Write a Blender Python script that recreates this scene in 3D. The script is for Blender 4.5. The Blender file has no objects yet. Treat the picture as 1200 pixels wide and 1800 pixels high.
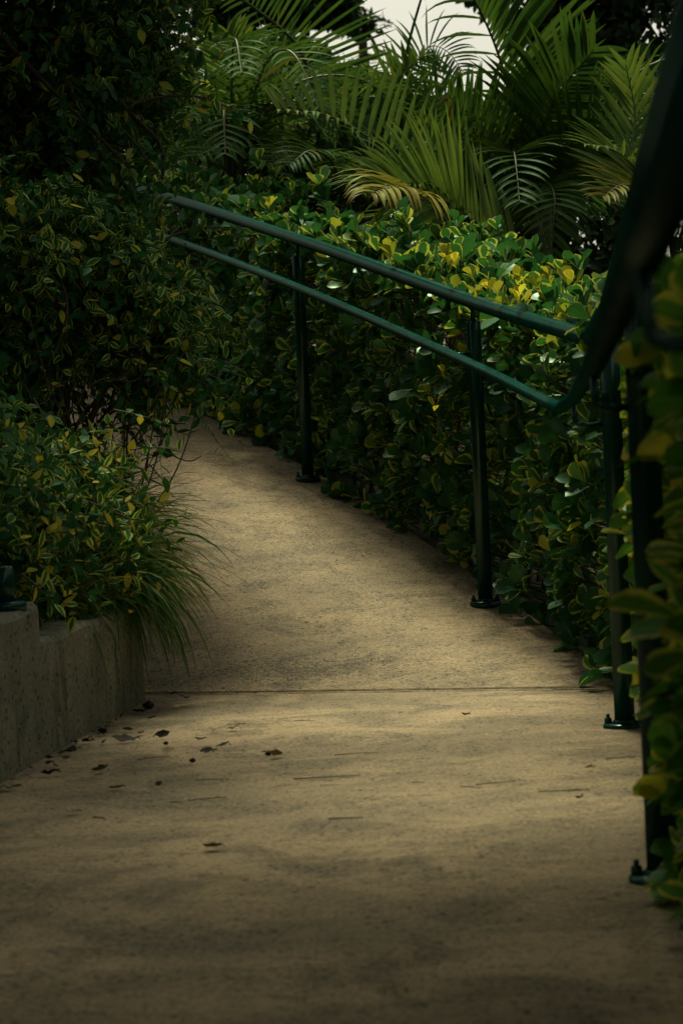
import bpy, math, random
import numpy as np
from mathutils import Vector, Matrix

rng = np.random.default_rng(7)
random.seed(7)
S = bpy.context.scene
COL = S.collection
R = math.radians


# ------------------------------------------------------------------ helpers
def tag(o, label=None, cat=None, group=None, kind=None):
    if label: o['label'] = label
    if cat: o['category'] = cat
    if group: o['group'] = group
    if kind: o['kind'] = kind
    return o


def empty(name, loc, label, cat, group=None):
    o = bpy.data.objects.new(name, None)
    o.empty_display_size = .1
    COL.objects.link(o)
    o.location = loc
    return tag(o, label, cat, group)


def nrm(v):
    v = np.asarray(v, float)
    n = np.linalg.norm(v, axis=-1, keepdims=True)
    return v / np.maximum(n, 1e-9)


class MB:
    """collects vertices and faces (numpy blocks) of ONE mesh object, in world coordinates"""

    def __init__(self):
        self.v, self.q, self.t, self.a, self.n = [], [], [], [], 0

    def add(self, verts, quads=None, tris=None, attr=None):
        verts = np.asarray(verts, np.float32).reshape(-1, 3)
        if quads is not None and len(quads): self.q.append(np.asarray(quads, np.int64).reshape(-1, 4) + self.n)
        if tris is not None and len(tris): self.t.append(np.asarray(tris, np.int64).reshape(-1, 3) + self.n)
        if attr is None: attr = np.zeros((len(verts), 4), np.float32)
        self.v.append(verts)
        self.a.append(np.asarray(attr, np.float32).reshape(-1, 4))
        self.n += len(verts)

    def tube(self, pts, rad, seg=10, cap=True, attr=None):
        pts = np.asarray(pts, float)
        k = len(pts)
        rad = np.broadcast_to(np.asarray(rad, float), (k,))
        tan = np.empty_like(pts)
        tan[1:-1] = pts[2:] - pts[:-2]
        tan[0] = pts[1] - pts[0]
        tan[-1] = pts[-1] - pts[-2]
        tan = nrm(tan)
        ref = np.array([0, 0, 1.]) if abs(tan[0][2]) < .9 else np.array([1., 0, 0])
        u = nrm(np.cross(tan[0], ref))
        rings = []
        ang = np.linspace(0, 2 * np.pi, seg, endpoint=False)
        for i in range(k):
            u = nrm(u - tan[i] * np.dot(u, tan[i]))
            w = np.cross(tan[i], u)
            rings.append(pts[i] + rad[i] * (np.cos(ang)[:, None] * u + np.sin(ang)[:, None] * w))
        v = np.concatenate(rings)
        q = []
        for i in range(k - 1):
            for j in range(seg):
                j2 = (j + 1) % seg
                q.append((i * seg + j, i * seg + j2, (i + 1) * seg + j2, (i + 1) * seg + j))
        t = []
        if cap:
            v = np.concatenate([v, pts[:1], pts[-1:]])
            c0, c1 = k * seg, k * seg + 1
            for j in range(seg):
                j2 = (j + 1) % seg
                t.append((c0, j2, j))
                t.append((c1, (k - 1) * seg + j, (k - 1) * seg + j2))
        self.add(v, q, t, None if attr is None else np.tile(attr, (len(v), 1)))

    def build(self, name, mat, parent=None, smooth=True):
        v = np.concatenate(self.v)
        a = np.concatenate(self.a)
        q = np.concatenate(self.q) if self.q else np.zeros((0, 4), np.int64)
        t = np.concatenate(self.t) if self.t else np.zeros((0, 3), np.int64)
        base = np.zeros(3)
        if parent is None:
            lo, hi = v.min(0), v.max(0)
            base = np.array([(lo[0] + hi[0]) / 2, (lo[1] + hi[1]) / 2, lo[2]])
            v = v - base.astype(np.float32)
        else:
            base = np.array(parent.matrix_basis.translation)
            if parent.parent: base = base + np.array(parent.parent.matrix_basis.translation)
            v = v - base.astype(np.float32)
        me = bpy.data.meshes.new(name)
        me.vertices.add(len(v))
        me.vertices.foreach_set('co', v.astype(np.float32).ravel())
        nl = len(q) * 4 + len(t) * 3
        me.loops.add(nl)
        me.loops.foreach_set('vertex_index', np.concatenate([q.ravel(), t.ravel()]).astype(np.int32))
        me.polygons.add(len(q) + len(t))
        ls = np.concatenate([np.arange(len(q)) * 4, len(q) * 4 + np.arange(len(t)) * 3]).astype(np.int32)
        me.polygons.foreach_set('loop_start', ls)
        me.polygons.foreach_set('use_smooth', np.full(len(q) + len(t), smooth, bool))
        at = me.attributes.new('lf', 'FLOAT_COLOR', 'POINT')
        at.data.foreach_set('color', a.ravel())
        me.materials.append(mat)
        me.update(calc_edges=True)
        me.validate()
        o = bpy.data.objects.new(name, me)
        COL.objects.link(o)
        if parent is None:
            o.location = base
        else:
            o.parent = parent
        return o


def catmull(P, n):
    P = np.asarray(P, float)
    Q = np.concatenate([[2 * P[0] - P[1]], P, [2 * P[-1] - P[-2]]])
    out = []
    for i in range(1, len(Q) - 2):
        p0, p1, p2, p3 = Q[i - 1], Q[i], Q[i + 1], Q[i + 2]
        for t in np.linspace(0, 1, n, endpoint=False):
            out.append(.5 * (2 * p1 + (p2 - p0) * t + (2 * p0 - 5 * p1 + 4 * p2 - p3) * t * t + (3 * p1 - p0 - 3 * p2 + p3) * t ** 3))
    out.append(Q[-2])
    return np.array(out)


def resample(P, n):
    P = np.asarray(P, float)
    d = np.r_[0, np.cumsum(np.linalg.norm(np.diff(P, axis=0), axis=1))]
    s = np.linspace(0, d[-1], n)
    return np.stack([np.interp(s, d, P[:, i]) for i in range(3)], 1)


# ------------------------------------------------------------------ materials
def newmat(name):
    m = bpy.data.materials.new(name)
    m.use_nodes = True
    nt = m.node_tree
    for n in list(nt.nodes): nt.nodes.remove(n)
    out = nt.nodes.new('ShaderNodeOutputMaterial')
    return m, nt, out


class NT:
    def __init__(self, nt): self.nt = nt

    def node(self, typ, **kw):
        n = self.nt.nodes.new(typ)
        for k, v in kw.items():
            if hasattr(n, k): setattr(n, k, v)
        return n

    def link(self, a, b): self.nt.links.new(a, b)

    def val(self, sock, x):
        if isinstance(x, bpy.types.NodeSocket): self.link(x, sock)
        elif isinstance(x, (tuple, list)) and len(x) == 3 and sock.type == 'RGBA': sock.default_value = (*x, 1)
        else: sock.default_value = x

    def math(self, op, a, b=0.0, c=0.0, clamp=False):
        n = self.node('ShaderNodeMath', operation=op, use_clamp=clamp)
        self.val(n.inputs[0], a); self.val(n.inputs[1], b); self.val(n.inputs[2], c)
        return n.outputs[0]

    def mix(self, f, a, b, blend='MIX'):
        n = self.node('ShaderNodeMix', data_type='RGBA', blend_type=blend)
        self.val(n.inputs[0], f); self.val(n.inputs[6], a); self.val(n.inputs[7], b)
        return n.outputs[2]

    def noise(self, vec, scale, detail=3.0, rough=.55, dist=0.0):
        n = self.node('ShaderNodeTexNoise')
        self.link(vec, n.inputs['Vector'])
        n.inputs['Scale'].default_value = scale
        n.inputs['Detail'].default_value = detail
        n.inputs['Roughness'].default_value = rough
        n.inputs['Distortion'].default_value = dist
        return n.outputs['Fac']

    def ramp(self, x, lo, hi, a=0.0, b=1.0):
        n = self.node('ShaderNodeMapRange', clamp=True, interpolation_type='SMOOTHSTEP')
        self.val(n.inputs['Value'], x)
        n.inputs['From Min'].default_value = lo; n.inputs['From Max'].default_value = hi
        n.inputs['To Min'].default_value = a; n.inputs['To Max'].default_value = b
        return n.outputs['Result']

    def pos(self): return self.node('ShaderNodeNewGeometry').outputs['Position']

    def scaled(self, vec, s):
        n = self.node('ShaderNodeMapping')
        self.link(vec, n.inputs['Vector'])
        n.inputs['Scale'].default_value = s
        return n.outputs['Vector']


def leaf_mat(name, green, green2, margin, mlo, mhi, yellow, ychance, trans=.3, rough=.38, spec=.16, veins=True):
    m, nt, out = newmat(name)
    k = NT(nt)
    at = k.node('ShaderNodeAttribute', attribute_name='lf')
    sp = k.node('ShaderNodeSeparateColor')
    k.link(at.outputs['Color'], sp.inputs[0])
    u, v, r = sp.outputs[0], sp.outputs[1], sp.outputs[2]
    e = k.math('ABSOLUTE', k.math('SUBTRACT', k.math('MULTIPLY', v, 2.0), 1.0))
    p = k.pos()
    wob = k.math('MULTIPLY', k.math('SUBTRACT', k.noise(p, 60, 2), .5), .55)
    e2 = k.math('ADD', e, wob)
    # margin wider on some leaves than on others
    r2 = k.math('FRACT', k.math('MULTIPLY', r, 17.31))
    e3 = k.math('ADD', e2, k.math('MULTIPLY', k.math('SUBTRACT', r2, .74), 1.2))
    mg = k.ramp(e3, mlo, mhi)
    base = k.mix(r2, green, green2)
    base = k.mix(k.math('MULTIPLY', k.ramp(k.noise(p, 9, 2), .35, .7), .5), base, tuple(c * 1.5 for c in green2))
    if veins:
        rib = k.ramp(e, .0, .09, 1., 0.)
        base = k.mix(k.math('MULTIPLY', rib, .35), base, tuple(min(1, c * 2.4) for c in green2))
    col = k.mix(mg, base, margin)
    yl = k.ramp(r, 1 - ychance - .01, 1 - ychance + .01)
    col = k.mix(yl, col, yellow)
    spots = k.math('MULTIPLY', k.ramp(k.noise(p, 220, 1), .68, .74), .5)
    col = k.mix(spots, col, (.05, .035, .01))
    df = k.node('ShaderNodeBsdfDiffuse')
    k.link(col, df.inputs['Color'])
    gl = k.node('ShaderNodeBsdfGlossy')
    gl.inputs['Roughness'].default_value = rough
    gl.inputs['Color'].default_value = (.72, 1, .88, 1)
    b = k.node('ShaderNodeMixShader')
    b.inputs[0].default_value = spec * .11
    k.link(df.outputs[0], b.inputs[1]); k.link(gl.outputs[0], b.inputs[2])
    tr = k.node('ShaderNodeBsdfTranslucent')
    k.link(k.mix(.5, col, k.mix(1., col, (1., .95, .25), 'MULTIPLY')), tr.inputs['Color'])
    mx = k.node('ShaderNodeMixShader')
    mx.inputs[0].default_value = trans
    k.link(b.outputs[0], mx.inputs[1]); k.link(tr.outputs[0], mx.inputs[2])
    k.link(mx.outputs[0], out.inputs['Surface'])
    return m


def simple_mat(name, col, rough=.6, spec=.4, var=.35, scale=20, col2=None, bump=0.0, bscale=80):
    m, nt, out = newmat(name)
    k = NT(nt)
    p = k.pos()
    f = k.ramp(k.noise(p, scale, 4), .3, .7)
    c = k.mix(k.math('MULTIPLY', f, 1.0), col, col2 or tuple(x * (1 - var) for x in col))
    b = k.node('ShaderNodeBsdfPrincipled')
    k.link(c, b.inputs['Base Color'])
    b.inputs['Roughness'].default_value = rough
    b.inputs['Specular IOR Level'].default_value = spec
    if bump:
        bn = k.node('ShaderNodeBump')
        bn.inputs['Strength'].default_value = bump
        bn.inputs['Distance'].default_value = .01
        k.link(k.noise(p, bscale, 4), bn.inputs['Height'])
        k.link(bn.outputs[0], b.inputs['Normal'])
    k.link(b.outputs[0], out.inputs['Surface'])
    return m


def path_mat():
    m, nt, out = newmat('path_concrete')
    k = NT(nt)
    p = k.pos()
    big = k.noise(p, 1.6, 4, .6)
    mid = k.noise(p, 9, 5, .65, .6)
    fine = k.noise(p, 42, 4, .75)
    grain = k.noise(p, 130, 3, .75)
    streak = k.noise(k.scaled(p, (6, 28, 6)), 1.0, 4, .65, .4)
    c = k.mix(k.ramp(big, .36, .66), PATH_A, PATH_B)
    patch = k.noise(p, 4.5, 5, .7, .7)
    c = k.mix(k.ramp(mid, .46, .70, 0, .6), c, PATH_C)
    c = k.mix(k.ramp(patch, .47, .62, 0, .7), c, PATH_C)
    c = k.mix(k.ramp(streak, .50, .75, 0, .45), c, PATH_C)
    c = k.mix(k.ramp(fine, .47, .66, 0, .40), c, PATH_D)
    c = k.mix(k.ramp(grain, .54, .62, 0, .60), c, PATH_D)
    c = k.mix(k.ramp(grain, .46, .36, 0, .45), c, (.46, .385, .25))
    sx0 = k.node('ShaderNodeSeparateXYZ'); k.link(p, sx0.inputs[0])
    ax = k.math('DIVIDE', k.math('SUBTRACT', sx0.outputs[0], -.13), .34)
    ay = k.math('DIVIDE', k.math('SUBTRACT', sx0.outputs[1], 6.45), .16)
    wet = k.math('EXPONENT', k.math('MULTIPLY', k.math('ADD', k.math('MULTIPLY', ax, ax), k.math('MULTIPLY', ay, ay)), -1.0))
    for vs, th, fac in ((170, .80, .75), (95, .90, .85)):
        vo = k.node('ShaderNodeTexVoronoi'); vo.inputs['Scale'].default_value = vs
        k.link(p, vo.inputs['Vector'])
        sc_ = k.node('ShaderNodeSeparateColor'); k.link(vo.outputs['Color'], sc_.inputs[0])
        rr_ = k.math('ADD', sc_.outputs[0], k.math('MULTIPLY', k.math('ADD', k.math('SUBTRACT', patch, .5), k.math('MULTIPLY', wet, .42)), .9))
        dot = k.math('MULTIPLY', k.ramp(rr_, th, th + .06), k.ramp(vo.outputs['Distance'], .62, .40))
        c = k.mix(k.math('MULTIPLY', dot, fac), c, (.05, .048, .034))
    # pits and dirt that collects just above the joint, and black grit patches on the ramp
    sx = k.node('ShaderNodeSeparateXYZ'); k.link(p, sx.inputs[0])
    dx = k.math('DIVIDE', k.math('SUBTRACT', sx.outputs[0], -.13), .34)
    dy = k.math('DIVIDE', k.math('SUBTRACT', sx.outputs[1], 6.42), .13)
    g = k.math('EXPONENT', k.math('MULTIPLY', k.math('ADD', k.math('MULTIPLY', dx, dx), k.math('MULTIPLY', dy, dy)), -1.0))
    vor = k.noise(p, 160, 3, .75)
    blot = k.ramp(k.noise(p, 3.1, 5, .7, .8), .54, .70)
    dens = k.math('ADD', k.math('MULTIPLY', g, .12), k.math('MULTIPLY', blot, .16))
    grit = k.ramp(k.math('ADD', vor, dens), .62, .70, 0, .85)
    c = k.mix(grit, c, (.045, .045, .035))
    spots = k.ramp(k.noise(p, 21, 2, .5), .72, .76, 0, .75)
    c = k.mix(spots, c, (.06, .055, .04))
    b = k.node('ShaderNodeBsdfPrincipled')
    k.link(c, b.inputs['Base Color'])
    b.inputs['Roughness'].default_value = .9
    b.inputs['Specular IOR Level'].default_value = .2
    h = k.math('ADD', k.math('MULTIPLY', grain, .5), k.math('ADD', k.math('MULTIPLY', fine, .6), k.math('MULTIPLY', mid, 1.2)))
    bn = k.node('ShaderNodeBump')
    bn.inputs['Strength'].default_value = .7
    bn.inputs['Distance'].default_value = .006
    k.link(h, bn.inputs['Height']); k.link(bn.outputs[0], b.inputs['Normal'])
    k.link(b.outputs[0], out.inputs['Surface'])
    return m


def wall_mat():
    m, nt, out = newmat('wall_concrete')
    k = NT(nt)
    p = k.pos()
    big = k.noise(p, 5, 4, .6)
    drip = k.noise(k.scaled(p, (17, 17, 4)), 1.0, 4, .6)
    fine = k.noise(p, 90, 4, .75)
    c = k.mix(k.ramp(big, .35, .65), (.25, .24, .17), (.165, .172, .122))
    c = k.mix(k.ramp(drip, .52, .72, 0, .5), c, (.045, .05, .035))
    c = k.mix(k.ramp(fine, .50, .66, 0, .75), c, (.06, .06, .042))
    c = k.mix(k.ramp(k.noise(p, 7, 5, .7, 1.), .52, .66, 0, .6), c, (.06, .075, .04))
    c = k.mix(k.ramp(k.noise(k.scaled(p, (9, 9, 1.6)), 1.0, 5, .7), .55, .66, 0, .55), c, (.05, .05, .036))
    v = k.node('ShaderNodeTexVoronoi'); v.inputs['Scale'].default_value = 55
    k.link(p, v.inputs['Vector'])
    pit = k.math('MULTIPLY', k.ramp(v.outputs['Distance'], .34, .16), k.ramp(k.noise(p, 30, 2), .46, .56))
    c = k.mix(k.math('MULTIPLY', pit, .85), c, (.012, .013, .009))
    b = k.node('ShaderNodeBsdfPrincipled')
    k.link(c, b.inputs['Base Color'])
    b.inputs['Roughness'].default_value = .92
    b.inputs['Specular IOR Level'].default_value = .15
    bn = k.node('ShaderNodeBump')
    bn.inputs['Strength'].default_value = .8; bn.inputs['Distance'].default_value = .008
    k.link(k.math('SUBTRACT', k.math('ADD', fine, k.math('MULTIPLY', big, .8)), pit), bn.inputs['Height'])
    k.link(bn.outputs[0], b.inputs['Normal'])
    k.link(b.outputs[0], out.inputs['Surface'])
    return m


def paint_mat():
    m, nt, out = newmat('green_paint')
    k = NT(nt)
    p = k.pos()
    c = k.mix(k.ramp(k.noise(p, 14, 4), .4, .7), (.0018, .042, .032), (.001, .028, .022))
    c = k.mix(k.ramp(k.noise(p, 90, 3, .7), .74, .78, 0, .5), c, (.03, .04, .03))
    df = k.node('ShaderNodeBsdfDiffuse')
    k.link(c, df.inputs['Color'])
    gl = k.node('ShaderNodeBsdfGlossy')
    gl.inputs['Color'].default_value = (.8, 1, .92, 1)
    k.link(k.ramp(k.noise(p, 30, 4), .3, .7, .12, .22), gl.inputs['Roughness'])
    b = k.node('ShaderNodeMixShader')
    b.inputs[0].default_value = .042
    k.link(df.outputs[0], b.inputs[1]); k.link(gl.outputs[0], b.inputs[2])
    k.link(b.outputs[0], out.inputs['Surface'])
    return m


PATH_A, PATH_B, PATH_C, PATH_D = (.375, .293, .170), (.225, .184, .113), (.145, .122, .078), (.08, .075, .052)
M_path, M_wall, M_paint = path_mat(), wall_mat(), paint_mat()
M_joint = simple_mat('joint_dirt', (.055, .048, .028), .95, .1, .5, 45, (.14, .115, .065))
M_soil = simple_mat('dark_soil', (.035, .027, .017), .95, .1, .6, 25, bump=.8, bscale=60)
M_ground = simple_mat('ground_soil', (.03, .032, .015), .95, .1, .6, 3)
M_bark = simple_mat('bark', (.06, .045, .028), .85, .2, .6, 40, bump=.6)
M_twig = simple_mat('twig_bark', (.075, .058, .03), .75, .3, .6, 40)
M_greenstem = simple_mat('green_stem', (.06, .07, .02), .6, .3, .5, 30)
M_clusia = leaf_mat('hedge_leaf', (.012, .066, .022), (.034, .130, .028), (.46, .52, .09), .64, .88, (.44, .48, .05), .03, .32, .36, .48)
M_clusia_lit = leaf_mat('near_hedge_leaf_lit', (.035, .13, .022), (.09, .22, .025), (.50, .50, .08), .48, .84, (.55, .52, .06), .06, .45, .32, .2)  # hedge leaf copy, brightened in colour to stand in for missing backlight
M_fresh = leaf_mat('new_hedge_leaf', (.10, .17, .02), (.26, .27, .02), (.62, .50, .05), .45, .85, (.58, .58, .05), .2, .45, .4)
M_varieg = leaf_mat('variegated_leaf', (.011, .062, .020), (.028, .115, .025), (.44, .54, .12), .55, .82, (.50, .46, .05), .06, .28, .42)
M_varieg2 = leaf_mat('low_shrub_leaf', (.012, .066, .020), (.032, .118, .026), (.46, .54, .11), .52, .82, (.56, .48, .05), .08, .28, .42)
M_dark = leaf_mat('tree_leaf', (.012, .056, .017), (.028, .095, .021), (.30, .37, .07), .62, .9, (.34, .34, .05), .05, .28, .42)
M_shade_canopy = leaf_mat('shade_canopy_leaf', (.02, .06, .016), (.04, .09, .02), (.05, .10, .02), .75, .95, (.05, .10, .02), .03, .35, .5)  # leaves of the added unseen crown that shades the foreground
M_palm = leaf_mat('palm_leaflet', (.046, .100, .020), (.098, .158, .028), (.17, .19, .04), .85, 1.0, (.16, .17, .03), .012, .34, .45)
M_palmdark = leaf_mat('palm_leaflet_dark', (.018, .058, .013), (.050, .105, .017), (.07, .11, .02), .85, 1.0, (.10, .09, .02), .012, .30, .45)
M_palmyel = leaf_mat('palm_leaflet_yellow', (.17, .155, .022), (.22, .205, .035), (.14, .12, .03), .8, 1.0, (.16, .10, .02), .1, .3, .45)
M_rachis = simple_mat('palm_rachis', (.09, .10, .025), .5, .4, .5, 20)
M_palmtrunk = simple_mat('palm_stem', (.05, .055, .025), .7, .3, .5, 12)
M_grass = leaf_mat('grass_blade', (.035, .095, .02), (.075, .14, .03), (.10, .17, .04), .6, .95, (.26, .25, .07), .07, .35, .45)
M_grass_lit = leaf_mat('lit_grass_blade', (.06, .13, .02), (.14, .19, .04), (.30, .30, .08), .5, .9, (.42, .38, .12), .25, .4, .45)  # lit copy of the grass blade, sunlight put into its colour
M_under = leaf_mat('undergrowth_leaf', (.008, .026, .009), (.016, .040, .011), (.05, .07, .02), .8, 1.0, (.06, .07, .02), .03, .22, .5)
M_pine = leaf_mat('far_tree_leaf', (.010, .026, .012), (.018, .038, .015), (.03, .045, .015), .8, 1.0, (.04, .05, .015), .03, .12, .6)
M_dry = simple_mat('dry_leaf_brown', (.075, .045, .02), .8, .2, .6, 60)
M_drydark = simple_mat('dry_leaf_dark', (.028, .018, .010), .8, .25, .6, 60)
M_drygreen = simple_mat('fallen_leaf_green', (.13, .15, .04), .55, .4, .5, 60)
M_dryyel = simple_mat('fallen_leaf_yellow', (.33, .29, .10), .6, .3, .4, 60)
M_stone = simple_mat('dark_stone', (.012, .012, .010), .5, .4, .4, 60)

# ------------------------------------------------------------------ camera
HC = .575
r_, p_ = R(2.6), R(1.1123)
U0 = Vector((0, math.sin(p_), math.cos(p_)))
X0 = Vector((1, 0, 0))
fw = Vector((0, math.cos(p_), -math.sin(p_)))
cr = math.cos(r_) * X0 - math.sin(r_) * U0
cu = math.cos(r_) * U0 + math.sin(r_) * X0
cd = bpy.data.cameras.new('camera')
cam = bpy.data.objects.new('camera', cd)
COL.objects.link(cam)
mw = Matrix.Identity(4)
for i in range(3):
    mw[i][0], mw[i][1], mw[i][2] = cr[i], cu[i], -fw[i]
mw[2][3] = HC
cam.matrix_world = mw
cd.sensor_fit = 'VERTICAL'
cd.sensor_height = 36; cd.sensor_width = 24
cd.lens = 85
cd.clip_start = .05; cd.clip_end = 2000
cd.dof.use_dof = True
cd.dof.focus_distance = 7.3
cd.dof.aperture_fstop = 10
S.camera = cam
NPFW, NPR, NPU = np.array(fw), np.array(cr), np.array(cu)


def at(px, py, Y):
    """photo pixel (1200 x 1800) at depth Y metres along +Y -> world point"""
    v = NPFW + (px - 600) / 4250 * NPR - (py - 900) / 4250 * NPU
    return np.array([0, 0, HC]) + v * (Y / v[1])


# ------------------------------------------------------------------ leaves
def leaf_template(kind, rows=6):
    u = np.linspace(0, 1, rows)
    if kind == 'spoon':
        w = np.interp(u, [0, .12, .3, .5, .7, .85, .94, 1], [.05, .12, .42, .80, 1., .90, .60, .14])
        ratio = .325
    elif kind == 'ovate':
        w = np.interp(u, [0, .1, .3, .5, .75, .9, 1], [.05, .45, .95, 1., .66, .3, .02])
        ratio = .25
    else:                                                    # strap
        w = np.interp(u, [0, .1, .4, .75, 1], [.5, .85, 1, .7, .04])
        ratio = .06
    V, A, Q = [], [], []
    for i in range(rows):
        for j, s in enumerate((-1, 0, 1)):
            V.append((u[i], s * w[i] * ratio, abs(s) * w[i] * .055 + 0))
            A.append((u[i], .5 + .5 * s))
    for i in range(rows - 1):
        for j in range(2):
            a = i * 3 + j
            Q.append((a, a + 1, a + 4, a + 3))
    return np.array(V), np.array(A), np.array(Q)


TPL = {k: leaf_template(k) for k in ('spoon', 'ovate', 'strap')}
TPL['spoon'] = leaf_template('spoon', 8)
TPL['rough'] = leaf_template('ovate', 4)


def leaves(mb, pos, dirs, ups, size, kind='ovate', curl=.25, rnd=None):
    """a block of leaves: base pos, direction, up normal, length"""
    V, A, Q = TPL[kind]
    n = len(pos)
    if n == 0: return
    d = nrm(dirs)
    s = nrm(np.cross(ups, d))
    w = np.cross(d, s)
    size = np.broadcast_to(size, (n,))
    cz = curl * (rng.normal(.6, .6, n))
    wid = rng.uniform(.85, 1.15, n)
    L = V[None, :, 0] * size[:, None]
    W = V[None, :, 1] * size[:, None] * wid[:, None]
    Z = V[None, :, 2] * size[:, None] - cz[:, None] * (V[None, :, 0] ** 2) * size[:, None] * .5
    P = pos[:, None, :] + L[..., None] * d[:, None, :] + W[..., None] * s[:, None, :] + Z[..., None] * w[:, None, :]
    if rnd is None: rnd = rng.random(n)
    at_ = np.zeros((n, len(V), 4), np.float32)
    at_[..., 0] = A[None, :, 0]; at_[..., 1] = A[None, :, 1]; at_[..., 2] = rnd[:, None]; at_[..., 3] = 1
    q = (Q[None] + (np.arange(n) * len(V))[:, None, None]).reshape(-1, 4)
    mb.add(P.reshape(-1, 3), q, None, at_.reshape(-1, 4))


def prisms(mb, a, b, r0, r1):
    """many thin three-sided stems from a to b"""
    n = len(a)
    d = nrm(b - a)
    ref = np.where(np.abs(d[:, 2:3]) < .9, [[0, 0, 1.]], [[1., 0, 0]])
    u = nrm(np.cross(d, ref)); w = np.cross(d, u)
    ang = np.array([0, 2.094, 4.189])
    off = np.cos(ang)[None, :, None] * u[:, None] + np.sin(ang)[None, :, None] * w[:, None]
    r0 = np.broadcast_to(r0, (n,)); r1 = np.broadcast_to(r1, (n,))
    P = np.concatenate([a[:, None] + off * r0[:, None, None], b[:, None] + off * r1[:, None, None]], 1)
    q = np.array([(0, 1, 4, 3), (1, 2, 5, 4), (2, 0, 3, 5)])
    q = (q[None] + (np.arange(n) * 6)[:, None, None]).reshape(-1, 4)
    mb.add(P.reshape(-1, 3), q)


def rosettes(mbl, mbs, pos, out, lmin, lmax, nmin=4, nmax=8, spread=.75, kind='spoon', upb=.35):
    """clusters of leaves round twig ends; out = twig direction"""
    P, D, Uu, Z, Rn = [], [], [], [], []
    for p, o in zip(pos, out):
        o = nrm(o + rng.normal(0, .3, 3) + np.array([0, 0, upb]))
        k = rng.integers(nmin, nmax + 1)
        ref = nrm(np.cross(o, rng.normal(0, 1, 3)))
        r2 = np.cross(o, ref)
        ph = rng.uniform(0, 6.28)
        rb = rng.random()
        sz = rng.uniform(lmin, lmax)
        for i in range(k):
            a = ph + i * 2.4
            rad = np.cos(a) * ref + np.sin(a) * r2
            sp = spread * rng.uniform(.4, 1.35)
            d = o + rad * sp * 1.5
            P.append(p + o * (-.012 * i * .5) + rng.normal(0, .003, 3))
            D.append(d)
            Uu.append(o - rad * .6 + rng.normal(0, .12, 3))
            Z.append(sz * rng.uniform(.7, 1.1))
            Rn.append(rng.random())
    P, D, Uu, Z = np.array(P), np.array(D), np.array(Uu), np.array(Z)
    leaves(mbl, P, D, Uu, Z, kind, .3, np.array(Rn))
    if mbs is not None:
        o = nrm(out + np.array([0, 0, .2]))
        prisms(mbs, pos - o * rng.uniform(.08, .2, len(pos))[:, None] + rng.normal(0, .02, pos.shape), pos, .0028, .0018)


def sprays(mbl, mbs, start, dirs, length, nleaf, lsize, droop=.4, kind='ovate', rstem=.0018, curl=.3):
    """leafy twigs: a curved twig with alternate leaves"""
    n = len(start)
    d = nrm(dirs)
    side = nrm(np.cross(d, rng.normal(0, 1, (n, 3))))
    length = np.broadcast_to(length, (n,))
    ts = np.linspace(0, 1, 5)
    bend = rng.normal(0, .25, n)

    def pt(t):
        return start + d * (length * t)[:, None] + side * (bend * length * t * t)[:, None] + np.array([0, 0, -1.]) * (droop * length * t * t)[:, None]
    prev = pt(np.zeros(n))
    for i in range(1, 5):
        cur = pt(np.full(n, ts[i]))
        prisms(mbs, prev, cur, rstem * (1.15 - ts[i - 1] * .8), rstem * (1.15 - ts[i] * .8))
        prev = cur
    P, D, Uu, Z = [], [], [], []
    for i in range(nleaf):
        t = .12 + .88 * (i + rng.uniform(0, .6, n)) / nleaf
        p = pt(t)
        tan = nrm(pt(t + .05) - p)
        a = i * 2.2 + rng.uniform(0, 1.2, n)
        r2 = np.cross(tan, side)
        rad = np.cos(a)[:, None] * side + np.sin(a)[:, None] * r2
        dd = tan * rng.uniform(.25, .8, n)[:, None] + rad + np.array([0, 0, -.12])
        P.append(p); D.append(dd)
        Uu.append(tan * .5 + np.array([0, 0, .9]) + rng.normal(0, .35, (n, 3)))
        Z.append(lsize * rng.uniform(.6, 1.2, n))
    leaves(mbl, np.concatenate(P), np.concatenate(D), np.concatenate(Uu), np.concatenate(Z), kind, curl)


def ell_pts(c, rad, n, shell=.5):
    v = nrm(rng.normal(0, 1, (n, 3)))
    rr = rng.random(n) ** (1 / 3.) * (1 - shell) + shell * rng.random(n) ** .15
    return np.asarray(c) + v * rr[:, None] * np.asarray(rad), v


# ------------------------------------------------------------------ the path: landing, joint, ramp
RAMP_R = [(.665, 5.875, 0), (.49, 7.13, .147), (-.05, 8.80, .528), (-.75, 10.41, .90), (-1.68, 11.87, 1.23), (-2.85, 13.1, 1.5), (-4.4, 14.2, 1.75)]
RAMP_L = [(-.60, 6.303, 0), (-.66, 6.95, .13), (-1.08, 8.35, .50), (-1.72, 9.88, .87), (-2.5, 11.2, 1.2), (-3.5, 12.25, 1.47), (-4.9, 13.1, 1.72)]
cR, cL = catmull(RAMP_R, 10), catmull(RAMP_L, 10)
cR[:, 2] = np.maximum(cR[:, 2], 0); cL[:, 2] = np.maximum(cL[:, 2], 0)


def sheet(name, rows, mat, skirt=.08):
    """a paved slab: rows of points across, with a skirt down its border"""
    rows = np.asarray(rows)
    a, b = rows.shape[:2]
    mb = MB()
    v = rows.reshape(-1, 3)
    q = [(i * b + j, i * b + j + 1, (i + 1) * b + j + 1, (i + 1) * b + j) for i in range(a - 1) for j in range(b - 1)]
    mb.add(v, q)
    idx = [j for j in range(b)] + [i * b + b - 1 for i in range(1, a)] + [(a - 1) * b + j for j in range(b - 2, -1, -1)] + [i * b for i in range(a - 2, 0, -1)]
    ring = v[idx]
    k = len(ring)
    mb.add(np.concatenate([ring, ring - [0, 0, skirt]]), [(i, (i + 1) % k, k + (i + 1) % k, k + i) for i in range(k)])
    o = mb.build(name, mat, smooth=False)
    return tag(o, kind='structure')


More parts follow.
